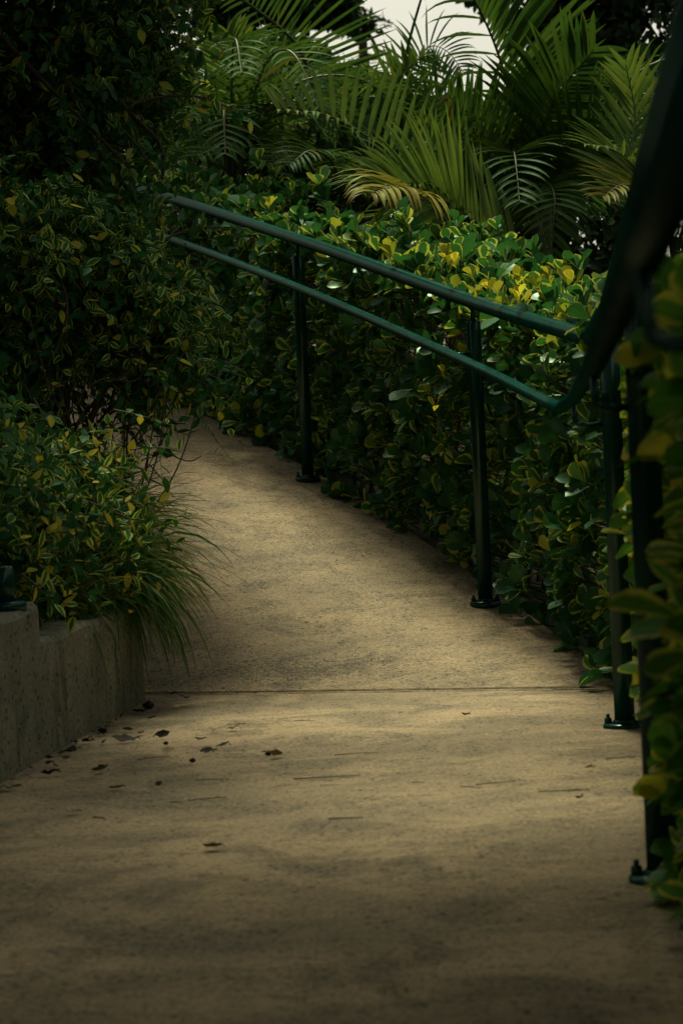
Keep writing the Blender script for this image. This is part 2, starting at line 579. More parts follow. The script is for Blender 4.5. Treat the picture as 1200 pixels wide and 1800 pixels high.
rows = []
for a, b in zip(cL, cR):
    t = np.linspace(0, 1, 14)[:, None]
    rr = a * (1 - t) + b * t
    rows.append(rr)
sheet('ramp', rows, M_path)
g = .006                                                     # joint gap
JL, JR = np.array([-.60, 6.303, 0]), np.array([.665, 5.875, 0])
jd = nrm(JR - JL)
l0, l1 = JL - jd * .9 + [0, -g, 0], JR + jd * .25 + [0, -g, 0]
rows = []
for s in np.linspace(0, 1, 12):
    t = np.linspace(0, 1, 12)[:, None]
    far = l0 * (1 - t) + l1 * t
    near = np.array([-1.6, -3.0, 0]) * (1 - t) + np.array([.75, -3.0, 0]) * t
    rows.append(near * (1 - s) + far * s)
sheet('landing', rows, M_path)
mb = MB()
NJ = 160
tj = np.linspace(0, 1, NJ)[:, None]
cj = l0 * (1 - tj) + l1 * tj + [0, g * .6, .0035]
wa = np.convolve(rng.normal(.006, .009, NJ + 4), np.ones(5) / 5, 'valid')
wb = np.convolve(rng.normal(.006, .008, NJ + 4), np.ones(5) / 5, 'valid')
ya, yb = np.zeros((NJ, 3)), np.zeros((NJ, 3))
ya[:, 1] = np.clip(wa, .0015, .03); yb[:, 1] = np.clip(wb, .0015, .03)
mb.add(np.concatenate([cj - ya, cj + yb + [0, 0, .004]]), [(i, i + 1, NJ + i + 1, NJ + i) for i in range(NJ - 1)])
tag(mb.build('path_joint', M_joint), kind='structure')

# the ground: one sheet to the horizon, rising with the ramp
xs = np.r_[-300, -120, -50, -20, -12, np.linspace(-8, 6, 57), 10, 20, 50, 120, 300]
ys = np.r_[-200, -60, -20, -8, np.linspace(-4, 20, 97), 26, 40, 80, 150, 300]
cmid = (cR + cL) / 2


def gz(x, y):
    d = (cmid[:, 0] - x) ** 2 + (cmid[:, 1] - y) ** 2
    i = int(np.argmin(d))
    z = cmid[i, 2]
    if y < 5.9 and x > -1.5: z = 0
    return z - .10


GV = np.array([(x, y, gz(x, y)) for y in ys for x in xs])
nx = len(xs)
mb = MB()
mb.add(GV, [(i * nx + j, i * nx + j + 1, (i + 1) * nx + j + 1, (i + 1) * nx + j) for i in range(len(ys) - 1) for j in range(nx - 1)])
tag(mb.build('ground', M_ground), kind='structure')

# ------------------------------------------------------------------ planter wall on the left, with its soil
wl = [(-.86, 1.8), (-.735, 3.6), (-.668, 4.56), (-.609, 5.19), (-.545, 5.85), (-.52, 6.12), (-.535, 6.24), (-.585, 6.36), (-.66, 6.60), (-.76, 7.0), (-.95, 7.7), (-1.2, 8.4), (-1.7, 9.6), (-2.2, 10.5)]
wl = catmull([(x, y, 0) for x, y in wl], 7)


def wall_top(x, y):
    if y < 4.985: return .315 + .006 * math.sin(y * 9)
    if y < 6.4: return .245 + .004 * math.sin(y * 13)
    zz = float(np.interp(y, cL[:, 1], cL[:, 2]))
    return .245 + zz * .9


# split a row exactly at the notch
k_ = int(np.argmin(np.abs(wl[:, 1] - 4.985)))
wl = np.concatenate([wl[:k_], [[np.interp(4.98, wl[:, 1], wl[:, 0]), 4.98, 0], [np.interp(4.99, wl[:, 1], wl[:, 0]), 4.99, 0]], wl[k_ + 1:]])
prof_v = []
TH = .13
tan = nrm(np.gradient(wl, axis=0))
inn = np.stack([-tan[:, 1], tan[:, 0], 0 * tan[:, 0]], 1)
for (x, y, _), nn in zip(wl, inn):
    zt = wall_top(x, y) + rng.normal(0, .0022)
    p0 = np.array([x, y, 0])
    b = .012
    prof_v.append([p0 + [0, 0, -.08], p0 + nn * .004 + [0, 0, zt - b], p0 + nn * (b + .003) + [0, 0, zt], p0 + nn * (TH - b) + [0, 0, zt + .002], p0 + nn * TH + [0, 0, zt - b], p0 + nn * TH + [0, 0, -.08]])
pv = np.array(prof_v)
m_, s_ = pv.shape[:2]
mb = MB()
mb.add(pv.reshape(-1, 3), [(i * s_ + j, (i + 1) * s_ + j, (i + 1) * s_ + j + 1, i * s_ + j + 1) for i in range(m_ - 1) for j in range(s_ - 1)])
mb.add(pv[0], None, [(0, 1, 2), (0, 2, 3), (0, 3, 4), (0, 4, 5)])
tag(mb.build('planter_wall', M_wall, smooth=False), 'low grey concrete planter wall with a raised stepped end and rounded corner', 'wall')
mb = MB()
inner = pv[:, 4] * 1.0
rowsv = []
for i in range(m_):
    p = inner[i].copy(); nn = inn[i]
    zt = min(wall_top(wl[i, 0], wl[i, 1]), .25 if wl[i, 1] < 6.3 else 9) - .03
    rr = []
    for t in (0, .15, .4, .8, 1.6, 3.0):
        q = p + nn * t
        q[2] = zt + .10 * (1 - math.exp(-t * 3)) + rng.normal(0, .008)
        rr.append(q)
    rowsv.append(rr)
rowsv = np.array(rowsv)
a, b = rowsv.shape[:2]
mb.add(rowsv.reshape(-1, 3), [(i * b + j, (i + 1) * b + j, (i + 1) * b + j + 1, i * b + j + 1) for i in range(a - 1) for j in range(b - 1)])
tag(mb.build('soil', M_soil), kind='structure')

# ------------------------------------------------------------------ handrail
Q = {'a': (.242, 1.396, 0), 'b': (.407, 3.225, 0), 'c': (.572, 5.053, 0), 'd': (.411, 7.11, .147), 'e': (-.116, 8.77, .528), 'f': (-.82, 10.36, .90), 'g': (-1.75, 11.8, 1.23)}
J = (.612, 5.86, 0.0)
line = np.array([(.08, -.4, 0), Q['a'], Q['b'], Q['c'], J, Q['d'], Q['e'], Q['f'], Q['g'], (-2.9, 13.0, 1.5)])


TOPZ = np.array([.885, .885, .882, .878, .855, 1.037, 1.399, 1.795, 2.17, 2.5])
LOWZ = np.array([.693, .693, .692, .692, .688, .884, 1.252, 1.65, 2.03, 2.36])


def rail_path(z, off, s0=.88, s1=1.0):
    pts = line.copy()
    t = nrm(np.gradient(pts, axis=0) * [1, 1, 0])
    left = np.stack([-t[:, 1], t[:, 0], 0 * t[:, 0]], 1)
    pts = pts + left * off
    pts[:, 2] = z
    # straight landing run, a bend at the joint, then the ramp curve
    land = [pts[0], pts[1], pts[2], pts[3]]
    ramp = catmull(pts[4:], 10)
    b0 = pts[3] + (pts[4] - pts[3]) * s0
    b1 = pts[4]
    b2 = ramp[0] + (ramp[1] - ramp[0]) * s1
    bend = [(1 - s) ** 2 * b0 + 2 * s * (1 - s) * b1 + s * s * b2 for s in np.linspace(0, 1, 9)]
    return np.concatenate([land, bend, ramp[1 if s1 < .9 else 2:]])


hr = empty('handrail', Q['c'], 'dark green tubular steel handrail with two rails and round posts beside the hedge', 'handrail', None)
mb = MB(); mb.tube(rail_path(TOPZ, np.array([[-.002], [-.002], [-.003], [-.004], [-.006], [0], [0], [0], [0], [0]]), .95, .4), .0215, 18); mb.build('top_rail', M_paint, hr)
mb = MB(); mb.tube(rail_path(LOWZ, np.array([[.061], [.061], [.063], [.078], [.075], [.075], [.075], [.075], [.075], [.075]])), .0150, 16); mb.build('lower_rail', M_paint, hr)
hrl = np.array(hr.location)


def disc(mb, c, r, h, seg=28, bev=.003):
    c = np.asarray(c, float)
    mb.tube([c, c + [0, 0, h - bev], c + [0, 0, h]], [r, r, r - bev], seg)


def post(key):
    p = np.array(Q[key])
    i = [k for k in range(len(line)) if np.allclose(line[k], p)][0]
    t = nrm((line[i + 1] - line[i - 1]) * [1, 1, 0])
    left = np.array([-t[1], t[0], 0])
    off = {'a': .061, 'b': .063, 'c': .078}.get(key, .075)
    tz, lz = TOPZ[i] - p[2], LOWZ[i] - p[2]
    mb = MB()
    mb.tube([p + [0, 0, -.02], p + [0, 0, tz - .064], p + [0, 0, tz - .058]], [.0213, .0213, .0195], 20)
    po = mb.build('post', M_paint, hr)
    mb = MB(); mb.tube([p + [0, 0, tz - .06], p + [0, 0, tz - .014]], .0075, 10); mb.build('stem', M_paint, po)
    mb = MB(); disc(mb, p + [0, 0, -.012], .046, .021); mb.tube([p + [0, 0, .008], p + [0, 0, .016]], [.027, .024], 20); mb.build('base_plate', M_paint, po)
    for s in (1, -1):
        mb = MB()
        c = p + left * .0345 * s + t * .006 * s + [0, 0, .008]
        mb.tube([c, c + [0, 0, .011], c + [0, 0, .012]], [.0085, .0085, .006], 6); mb.tube([c + [0, 0, .01], c + [0, 0, .02]], .004, 8)
        mb.build('anchor_bolt', M_paint, po)
    mb = MB()
    hz = lz - .057
    e = p + left * off
    if p[2] > .05: mb.tube([p + left * .015 + [0, 0, lz], p + left * .07 + [0, 0, lz]], .0055, 10)
    else: mb.tube([p + left * .015 + [0, 0, hz], p + left * (off - .015) + [0, 0, hz], p + left * (off - .004) + [0, 0, hz + .004], e + [0, 0, hz + .015], e + [0, 0, lz - .01]], .0055, 10)
    mb.build('bracket', M_paint, po)


for key in 'abcdef': post(key)

# the foot of a post on the raised end of the planter wall
pp = np.array([-.690, 4.90, .315])
mb = MB(); mb.tube([pp, pp + [0, 0, .05], pp + [0, 0, .082], pp + [0, 0, .086]], [.021, .0213, .0213, .018], 18)
rp = empty('railing_post', pp, 'short dark green railing post stub standing on the raised end of the planter wall', 'post')
mb.build('pole', M_paint, rp)
mb = MB(); disc(mb, pp - [0, 0, .006], .044, .02); mb.build('base_plate', M_paint, rp)

# ------------------------------------------------------------------ hedge
def hedge(name, fl, H, W, label, mat, dens=260, lmin=.045, lmax=.072, inner=1.0, jit=.035, fresh=None):
    fl = np.asarray(fl, float)
    L = np.linalg.norm(np.diff(fl, axis=0), axis=1).sum()
    fl = resample(fl, 240)
    t = nrm(np.gradient(fl, axis=0) * [1, 1, 0])
    out = np.stack([-t[:, 1], t[:, 0], 0 * t[:, 0]], 1)       # towards the path (left of travel)
    root = empty(name, fl[120] - out[120] * W * .5, label, 'hedge')
    ml, ms = MB(), MB()
    ph = rng.uniform(0, 6, 4)

    def topz(s, w): return H + .05 * math.sin(s * 3.1 + ph[0]) + .035 * math.sin(s * 7.7 + ph[1] + w * 5)

    # front face
    n = int(L * H * dens)
    s = rng.random(n); h = rng.random(n) ** .95 * (H + .02)
    i = np.minimum((s * 239).astype(int), 239)
    bul = .035 * np.sin(s * L * 4.3 + ph[2]) * np.sin(h * 5 + ph[3]) + .02 * np.sin(s * L * 11 + h * 9)
    ins = np.abs(rng.normal(0, jit, n)) - .012 - bul
    tuck = np.where(h < .12, (h - .12) * .1, 0)
    p = fl[i] - out[i] * (ins + tuck)[:, None] + np.stack([0 * s, 0 * s, h], 1)
    rosettes(ml, ms, p, out[i] + np.array([0, 0, .25]), lmin, lmax)
    # further in, so that no gap shows through
    n2 = int(n * inner)
    s = rng.random(n2); h = rng.random(n2) * (H - .05)
    i = np.minimum((s * 239).astype(int), 239)
    p = fl[i] - out[i] * rng.uniform(.06, .42, n2)[:, None] + np.stack([0 * s, 0 * s, h], 1)
    rosettes(ml, ms, p, out[i], lmin, lmax, 4, 6)
    # top
    n3 = int(L * W * dens * 1.05)
    s = rng.random(n3); w = rng.random(n3)
    i = np.minimum((s * 239).astype(int), 239)
    hh = np.array([topz(a * L, b) for a, b in zip(s, w)]) + rng.normal(0, .028, n3) + np.where(rng.random(n3) < .07, .06, 0)
    p = fl[i] - out[i] * (w * W)[:, None] + np.stack([0 * s, 0 * s, hh - .02], 1)
    rosettes(ml, ms, p, out[i] * .2 + np.array([0, 0, 1.]), lmin, lmax * 1.05, 4, 8, .55, upb=.5)
    ml.build('foliage', mat, root)
    if name == 'hedge' and fresh:
        my = MB()
        for (sx, sy, sY) in fresh:
            c = at(sx, sy, sY)
            pp_ = c + rng.normal(0, .03, (2, 3))
            rosettes(my, None, pp_, np.tile([-.1, -.2, .9], (2, 1)), .035, .055, 3, 6, .5)
        my.build('new_leaves', M_fresh, root)
    # woody stems inside
    n4 = int(L * 16)
    for _ in range(n4):
        i = rng.integers(2, 238)
        b = fl[i] - out[i] * rng.uniform(.10, W - .1) + [0, 0, -.06]
        tip = b + t[i] * rng.normal(0, .12) - out[i] * abs(rng.normal(0, .07)) + np.array([0, 0, rng.uniform(.6, H - .08)])
        mid = (b + tip) / 2 + rng.normal(0, .02, 3)
        ms.tube(catmull([b, mid, tip], 4), np.linspace(.009, .004, 9), 6, False)
    ms.build('stems', M_twig, root)
    return root


ramp_front = [(.655, 5.80, -.02)] + [tuple(np.array(p) + [0.0, 0.0, -.03]) for p in catmull(RAMP_R, 8)[3:46]]
hedge('hedge', ramp_front, .90, .55, 'clipped hedge of glossy spoon shaped yellow edged leaves along the sloping path', M_clusia, dens=225, lmin=.042, lmax=.086,
      fresh=[(905, 492, 6.95), (890, 510, 6.8), (860, 512, 6.85), (925, 508, 6.8), (955, 525, 6.65), (835, 495, 7.0), (470, 366, 9.6), (765, 474, 7.35), (1000, 530, 6.35), (985, 490, 6.8), (770, 690, 7.05), (690, 450, 7.8)])
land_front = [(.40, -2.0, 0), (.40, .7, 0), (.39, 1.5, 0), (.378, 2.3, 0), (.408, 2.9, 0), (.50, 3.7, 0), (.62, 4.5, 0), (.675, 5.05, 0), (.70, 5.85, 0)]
hedge('hedge', land_front, .77, .7, 'blurred hedge of large round leaves behind the nearest handrail posts at the right edge', M_clusia_lit, dens=230, jit=.04, lmin=.042, lmax=.08)

# ------------------------------------------------------------------ shrubs on the left
def shrub(name, label, cat, base, blobs, mat, lsize, nleaf, length, droop, stems=10, stem_r=.012, group=None, twigmat=None, extra=None, kind='ovate'):
    root = empty(name, base, label, cat, group)
    ml, ms, mt = MB(), MB(), MB()
    for c, rad, n in blobs:
        p, v = ell_pts(c, rad, n, .45)
        d = v * .8 + rng.normal(0, .55, v.shape) + np.array([.1, -.25, .25])
        sprays(ml, ms, p, d, rng.uniform(*length, n), nleaf, lsize, droop, kind)
    for _ in range(stems):
        c, rad, n = blobs[rng.integers(len(blobs))]
        tip = np.asarray(c) + rng.normal(0, .45, 3) * np.asarray(rad)
        b = np.asarray(base) + rng.normal(0, .06, 3) * [1, 1, 0]
        m1 = b * .6 + tip * .4 + rng.normal(0, .09, 3)
        m2 = b * .25 + tip * .75 + rng.normal(0, .08, 3)
        pts = catmull([b - [0, 0, .08], m1, m2, tip], 5)
        mt.tube(pts, np.linspace(stem_r, stem_r * .25, len(pts)), 7, False)
    if extra: extra(mt, ml, ms)
    ml.build('foliage', mat, root)
    ms.build('twigs', twigmat or M_greenstem, root)
    mt.build('branches', M_twig, root)
    return root


# front low shrub over the wall
def low_extra(mt, ml, ms):
    # shoots that lean over the wall and towards the path
    for a in [((150, 1000, 5.6), (235, 1030, 5.75)), ((60, 980, 5.0), (130, 1035, 5.1)), ((120, 1010, 5.3), (190, 1085, 5.5)), ((200, 900, 5.7), (300, 960, 5.9)), ((40, 1010, 4.9), (95, 1050, 4.95)), ((230, 790, 6.0), (335, 770, 6.2)), ((200, 720, 6.0), (310, 740, 6.1)), ((60, 700, 5.3), (110, 790, 5.2))]:
        p0, p1 = at(*a[0]), at(*a[1])
        d = p1 - p0
        sprays(ml, ms, np.array([p0]), np.array([d]), np.array([np.linalg.norm(d)]), 9, .036, .05, 'ovate', .0025)


shrub('variegated_shrub', 'low variegated shrub with yellow and green leaves spilling over the planter wall', 'shrub', (-.95, 5.6, .24),
      [((-.90, 5.5, .44), (.24, .42, .14), 280), ((-.74, 5.95, .45), (.20, .40, .15), 250), ((-1.0, 5.6, .56), (.30, .5, .18), 300), ((-1.2, 3.3, .75), (.28, 1.0, .40), 420), ((-1.35, 1.8, .8), (.3, .8, .5), 320), ((-.88, 5.2, .42), (.12, .35, .10), 90), ((-.72, 6.25, .52), (.13, .25, .13), 150)],  # two nearest blobs are unseen, added to shade the left foreground
      M_varieg2, .042, 9, (.08, .20), .35, 16, .007, extra=low_extra)


# middle shrub: arching leafy top on bare twiggy stems, the path seen between them
def mid_extra(mt, ml, ms):
    for _ in range(46):
        b = at(rng.uniform(120, 300), 0, 6.9); b[2] = .42 + rng.normal(0, .03); b[1] = rng.uniform(6.6, 7.3)
        b[0] = rng.uniform(-.86, -.62)
        tip = b + np.array([rng.uniform(-.28, .34), rng.uniform(-.3, .2), rng.uniform(.3, .62)])
        m1 = b * .5 + tip * .5 + rng.normal(0, .06, 3)
        pts = catmull([b - [0, 0, .1], m1, tip], 6)
        mt.tube(pts, np.linspace(.0034, .0010, len(pts)), 5, False)
    for _ in range(60):
        p = np.array([rng.uniform(-.85, -.5), rng.uniform(6.5, 7.2), rng.uniform(.55, .95)])
        q = p + np.array([rng.uniform(-.12, .15), rng.uniform(-.1, .1), rng.uniform(-.08, .12)])
        m1 = (p + q) / 2 + rng.normal(0, .02, 3)
        mt.tube(catmull([p, m1, q], 4), np.linspace(.0026, .001, 9), 4, False)
    # long shoots towards the path
    for a in [((150, 780, 6.9), (330, 745, 6.8)), ((190, 730, 6.9), (350, 680, 6.9)), ((210, 560, 6.9), (395, 690, 7.0)), ((250, 440, 7.0), (425, 400, 7.2)), ((240, 500, 7.0), (400, 545, 7.1)), ((180, 200, 7.4), (290, 330, 7.2)), ((220, 180, 7.4), (440, 190, 7.5)), ((230, 620, 6.9), (400, 700, 7.0))]:
        p0, p1 = at(*a[0]), at(*a[1])
        m1 = (p0 + p1) / 2 + [0, 0, .03]
        mt.tube(catmull([p0, m1, p1], 6), np.linspace(.0045, .0016, 13), 6, False)
        d = p1 - m1
        sprays(ml, ms, np.array([m1, p0 * .25 + m1 * .75, m1 * .6 + p1 * .4]), np.array([d, d + [0, 0, .05], d + [0, 0, -.05]]), np.array([1.05, .7, .7]) * np.linalg.norm(d), 7, .042, .1, 'ovate', .002)


shrub('arching_shrub', 'arching shrub with small cream edged leaves above bare twigs hiding the far handrail end', 'shrub', (-.86, 7.0, .36),
      [((-.74, 7.0, 1.12), (.22, .30, .16), 400), ((-1.0, 6.9, 1.22), (.34, .40, .20), 430), ((-.58, 7.1, 1.00), (.13, .25, .11), 160), ((-.62, 7.15, 1.06), (.12, .2, .09), 110), ((-.50, 7.05, .92), (.07, .2, .08), 60), ((-1.2, 6.7, .80), (.14, .40, .25), 200), ((-.98, 6.9, .88), (.20, .3, .16), 130), ((-.72, 7.0, .92), (.2, .3, .10), 70)],
      M_varieg, .042, 9, (.10, .24), .4, 18, .008, extra=mid_extra)

# tall dark tree at the left: its trunk, a dense low skirt, and an added unseen crown that shades the landing
tr = empty('tree', (-1.35, 7.9, .55), 'tall dark evergreen tree filling the upper left corner, dense small leaves', 'tree')
ml, ms, mt = MB(), MB(), MB()
for c, rad, n in [((-1.05, 7.8, 1.75), (.50, .6, .55), 900), ((-.85, 7.9, 2.25), (.42, .6, .50), 900), ((-1.25, 7.5, 2.2), (.45, .6, .6), 800), ((-1.3, 7.4, 1.4), (.4, .5, .5), 600), ((-.72, 8.0, 2.7), (.45, .7, .4), 600), ((-.95, 7.6, 1.5), (.30, .4, .35), 300), ((-.66, 7.8, 1.95), (.16, .3, .25), 130), ((-1.5, 8.6, 2.0), (.5, .5, .9), 700), ((-.95, 8.6, 2.3), (.35, .5, .6), 500)]:
    p, v = ell_pts(c, rad, n, .45)
    d = v * .8 + rng.normal(0, .55, v.shape) + np.array([.1, -.25, .2])
    sprays(ml, ms, p, d, rng.uniform(.12, .28, n), 9, .048, .45)
# added crown, unseen overhead and around the camera, placed to cut light
SHADE_BLOBS = [((-1.6, 6.6, 3.5), (1.4, 1.2, .6)), ((-.9, 4.9, 3.9), (1.5, 1.2, .6)), ((.2, 3.6, 3.9), (1.4, 1.3, .6)), ((-1.6, 3.4, 3.4), (1.4, 1.5, .8)), ((.9, 2.0, 3.7), (1.4, 1.4, .6)), ((-.4, 1.6, 3.7), (1.5, 1.4, .6)), ((-2.0, 1.2, 3.0), (1.2, 1.5, 1.0)), ((.8, .2, 3.6), (1.5, 1.5, .6)), ((-.6, -.4, 3.6), (1.5, 1.3, .6)), ((-2.6, 3.6, 2.2), (.6, 1.8, 1.3)), ((-2.4, .6, 1.9), (.6, 1.8, 1.3)), ((0, -2.4, 2.6), (2.2, .7, 1.3)), ((-1.5, -2.2, 1.6), (1.2, .7, 1.2)), ((.95, 7.0, 3.9), (.8, .9, .35)), ((1.0, 5.8, 3.9), (.85, .85, .35)), ((-1.5, 11.3, 4.0), (1.0, 1.2, .4))]
mc = MB()
for c, rad in SHADE_BLOBS:
    n = int(1250 * rad[0] * max(rad[1], rad[2]) * (1 if rad[0] > .8 else 1.5))
    p, v = ell_pts(c, rad, n, .3)
    leaves(mc, p, rng.normal(0, 1, (n, 3)) + [0, 0, -.2], rng.normal(0, .5, (n, 3)) + [0, 0, 1.], rng.uniform(.13, .21, n), 'rough', .3)
trunk = catmull([(-1.35, 7.9, .3), (-1.38, 7.7, 1.2), (-1.3, 7.3, 2.2), (-1.2, 6.6, 3.0), (-1.0, 5.6, 3.5), (-.7, 4.0, 3.8), (-.3, 2.2, 3.8), (.1, .4, 3.7)], 6)
mt.tube(trunk, np.linspace(.10, .02, len(trunk)), 10)
for c, rad in SHADE_BLOBS:
    a = trunk[int(np.argmin(np.linalg.norm(trunk - np.array(c), axis=1)))]
    mt.tube(catmull([a, (a + np.array(c)) / 2 + [0, 0, -.08], c, np.array(c) + [.5, -.4, .1]], 4), np.linspace(.035, .008, 13), 7)
for _ in range(26):
    i = rng.integers(4, 16)
    a = trunk[i]
    tip = np.array([rng.uniform(-1.5, -.55), rng.uniform(7.2, 8.2), rng.uniform(1.1, 2.9)])
    mt.tube(catmull([a, (a + tip) / 2 + rng.normal(0, .1, 3), tip], 5), np.linspace(.014, .004, 11), 6, False)
# the bare grey branch that droops beside the palm
mt.tube(catmull([at(200, 170, 7.4), at(245, 215, 7.35), at(275, 245, 7.3), at(287, 275, 7.3), at(286, 315, 7.3)], 5), np.linspace(.009, .005, 21), 8)
ml.build('foliage', M_dark, tr)
ms.build('twigs', M_twig, tr)
mt.build('trunk', M_bark, tr)
mc.build('crown', M_shade_canopy, tr)  # unseen shade blocker hung on the visible tree

# dark shrub that closes the view beyond the left of the path
shrub('dark_shrub', 'dark leafy shrub in the shade behind the twigs at the far left edge', 'shrub', (-1.75, 8.6, .6),
      [((-1.75, 8.7, 1.1), (.35, .5, .6), 500), ((-1.16, 7.7, .98), (.17, .3, .30), 170), ((-2.4, 10.5, 1.6), (.5, .6, .8), 300)], M_dark, .05, 9, (.12, .26), .4, 8, .01)

# ------------------------------------------------------------------ grass tufts hanging over the wall corner
def tuft(c, n, lmin, lmax, label, lean, spread=.6, droop=1.0, w=.008, mat=None):
    mb = MB()
    c = np.asarray(c, float)
    V, Q_, A_ = [], [], []
    K = 8
    nv = 0
    for _ in range(n):
        az = rng.normal(lean, spread)
        el = rng.uniform(.35, 1.35)
        d = np.array([math.cos(az) * math.cos(el), math.sin(az) * math.cos(el), math.sin(el)])
        L = rng.uniform(lmin, lmax)
        b = c + rng.normal(0, .035, 3) * [1, 1, .15]
        pts = []
        p = b.copy(); dd = d.copy()
        dr = droop * rng.uniform(.6, 1.5)
        for k in range(K):
            pts.append(p.copy())
            p = p + dd * L / (K - 1)
            dd = nrm(dd + np.array([0, 0, -1]) * dr * 1.9 / K)
        pts = np.array(pts)
        sd = nrm(np.cross(d, [0, 0, 1.]) + rng.normal(0, .3, 3))
        wd = w * .5 * np.interp(np.linspace(0, 1, K), [0, .3, .7, 1], [.8, 1, .75, .05])
        a = pts - sd * wd[:, None]; e = pts + sd * wd[:, None]
        m = pts + np.array([0, 0, -.0012])
        v = np.stack([a, m, e], 1).reshape(-1, 3)
        rn = rng.random()
        at_ = np.zeros((K * 3, 4)); at_[:, 0] = np.repeat(np.linspace(0, 1, K), 3); at_[:, 1] = np.tile([0, .5, 1], K); at_[:, 2] = rn; at_[:, 3] = 1
        q = [(i * 3 + j, i * 3 + j + 1, i * 3 + j + 4, i * 3 + j + 3) for i in range(K - 1) for j in range(2)]
        mb.add(v, q, None, at_)
    return tag(mb.build('grass_tuft', mat or M_grass), label, 'grass tuft', 'grass tufts hanging over the planter wall')


tuft((-.63, 6.05, .26), 430, .16, .42, 'long bladed grass tuft hanging over the corner of the planter wall', -.3, .85, 1.8, .008)
tuft((-.68, 6.38, .30), 300, .18, .42, 'sunlit grass tuft leaning over the path just beyond the wall corner', .0, .6, 1.2, .008, M_grass_lit)
tuft((-.72, 5.72, .25), 160, .18, .34, 'short dark grass tuft under the low shrub behind the wall', -.5, .8, 1.2, .007)
tuft((-.76, 6.85, .38), 260, .22, .40, 'pale grass tuft below the bare twigs beside the sloping path', .0, .6, .8, .006, M_grass_lit)

# ------------------------------------------------------------------ palms
def frond(parent, pts, llen, wid, nl, mat, normal=None, fwd=.7, lift=.25, droop=.5, sides=(1, -1), rr=.009, taper=.5, start=.06, name='frond', rachmat=None, jit=.06):
    pts = resample(catmull(pts, 8), 40)
    tan = nrm(np.gradient(pts, axis=0))
    mb = MB()
    mr = MB(); mr.tube(pts, np.linspace(rr, rr * .25, 40), 6, False)
    K = 7
    Us = np.linspace(0, 1, K)
    for sd in sides:
        for i in range(nl):
            t = start + (1 - start) * (i + rng.uniform(-.15, .15)) / (nl - 1)
            t = min(max(t, 0), 1)
            f = t * 39; a = int(min(f, 38)); fr = f - a
            p = pts[a] * (1 - fr) + pts[a + 1] * fr
            tg = tan[min(int(round(f)), 39)]
            N = np.array([0, 0, 1.]) if normal is None else np.asarray(normal, float)
            N = nrm(N - tg * np.dot(N, tg))
            s = np.cross(N, tg) * sd
            shape = math.sin(math.pi * min(1, (.18 + .72 * t))) ** .7 * (1 - taper * max(0, t - .6))
            L = llen * shape * rng.uniform(.88, 1.08)
            fa = fwd + (1.15 - fwd) * 0 + .5 * max(0, t - .6)
            d = nrm(s * math.cos(fa) + tg * math.sin(fa) + N * lift + rng.normal(0, jit, 3))
            lv, dd, q = [], d.copy(), p.copy()
            dr = droop * rng.uniform(.7, 1.3)
            cen = []
            for k in range(K):
                cen.append(q.copy())
                q = q + dd * L / (K - 1)
                dd = nrm(dd + np.array([0, 0, -1.]) * dr * 1.6 * (k + 1) / (K * K) * 2)
            cen = np.array(cen)
            wv = nrm(np.cross(d, N)) 
            wd = wid * .5 * np.interp(Us, [0, .12, .45, .8, 1], [.35, .85, 1, .6, .03])
            v = np.stack([cen - wv * wd[:, None] + N * wd[:, None] * .35, cen, cen + wv * wd[:, None] + N * wd[:, None] * .35], 1).reshape(-1, 3)
            at_ = np.zeros((K * 3, 4)); at_[:, 0] = np.repeat(Us, 3); at_[:, 1] = np.tile([0, .5, 1], K); at_[:, 2] = rng.random(); at_[:, 3] = 1
            mb.add(v, [(i2 * 3 + j, i2 * 3 + j + 1, i2 * 3 + j + 4, i2 * 3 + j + 3) for i2 in range(K - 1) for j in range(2)], None, at_)
    o = mb.build(name, mat, parent)
    mr.build('rachis', rachmat or M_rachis, o)
    return o


def palm(base, stems, label):
    root = empty('palm', base, label, 'palm', 'feathery palms behind the hedge')
    for a, b in stems:
        mb = MB()
        a, b = np.asarray(a, float), np.asarray(b, float)
        pts = catmull([a, a * .5 + b * .5 + rng.normal(0, .03, 3), b], 8)
        rad = np.linspace(.035, .022, len(pts))
        rad[::4] *= 1.12
        mb.tube(pts, rad, 10)
        mb.build('stem', M_palmtrunk, root)
    return root


def arch(base, az, L, rise, droopiness):
    """control points of a free frond: rises, then arches over"""
    d = np.array([math.cos(az), math.sin(az), 0])
    b = np.asarray(base, float)
    return [b, b + d * L * .18 + [0, 0, L * rise * .42], b + d * L * .45 + [0, 0, L * rise * .72], b + d * L * .75 + [0, 0, L * (rise * .80 - droopiness * .10)], b + d * L * 1.0 + [0, 0, L * (rise * .72 - droopiness * .36)]]


CAMN = (-.05, -1., .15)
def gp(px, py, Y):                                            # ground point under a pixel column
    p = at(px, py, Y); p[2] = gz(p[0], Y); return p


# right palm
b1 = gp(935, 400, 10.6)
P1 = palm(b1, [(b1, at(925, 330, 10.6)), (b1 + [.12, .1, 0], at(960, 345, 10.7)), (b1 + [-.1, .1, 0], at(895, 350, 10.7))], 'tall palm with upright dark fronds at the upper right beside the near rail')
A = lambda *p: [at(*q) for q in p]
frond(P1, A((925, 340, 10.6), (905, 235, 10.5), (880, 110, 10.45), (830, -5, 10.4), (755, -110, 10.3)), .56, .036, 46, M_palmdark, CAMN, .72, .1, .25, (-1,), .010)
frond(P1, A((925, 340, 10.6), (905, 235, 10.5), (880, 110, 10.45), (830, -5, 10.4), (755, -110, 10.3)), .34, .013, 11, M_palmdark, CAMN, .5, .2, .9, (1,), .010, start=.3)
frond(P1, A((930, 340, 10.6), (945, 250, 10.3), (985, 160, 10.1), (1040, 90, 10.0)), .46, .032, 34, M_palmdark, CAMN, .65, .2, .4, (1, -1))
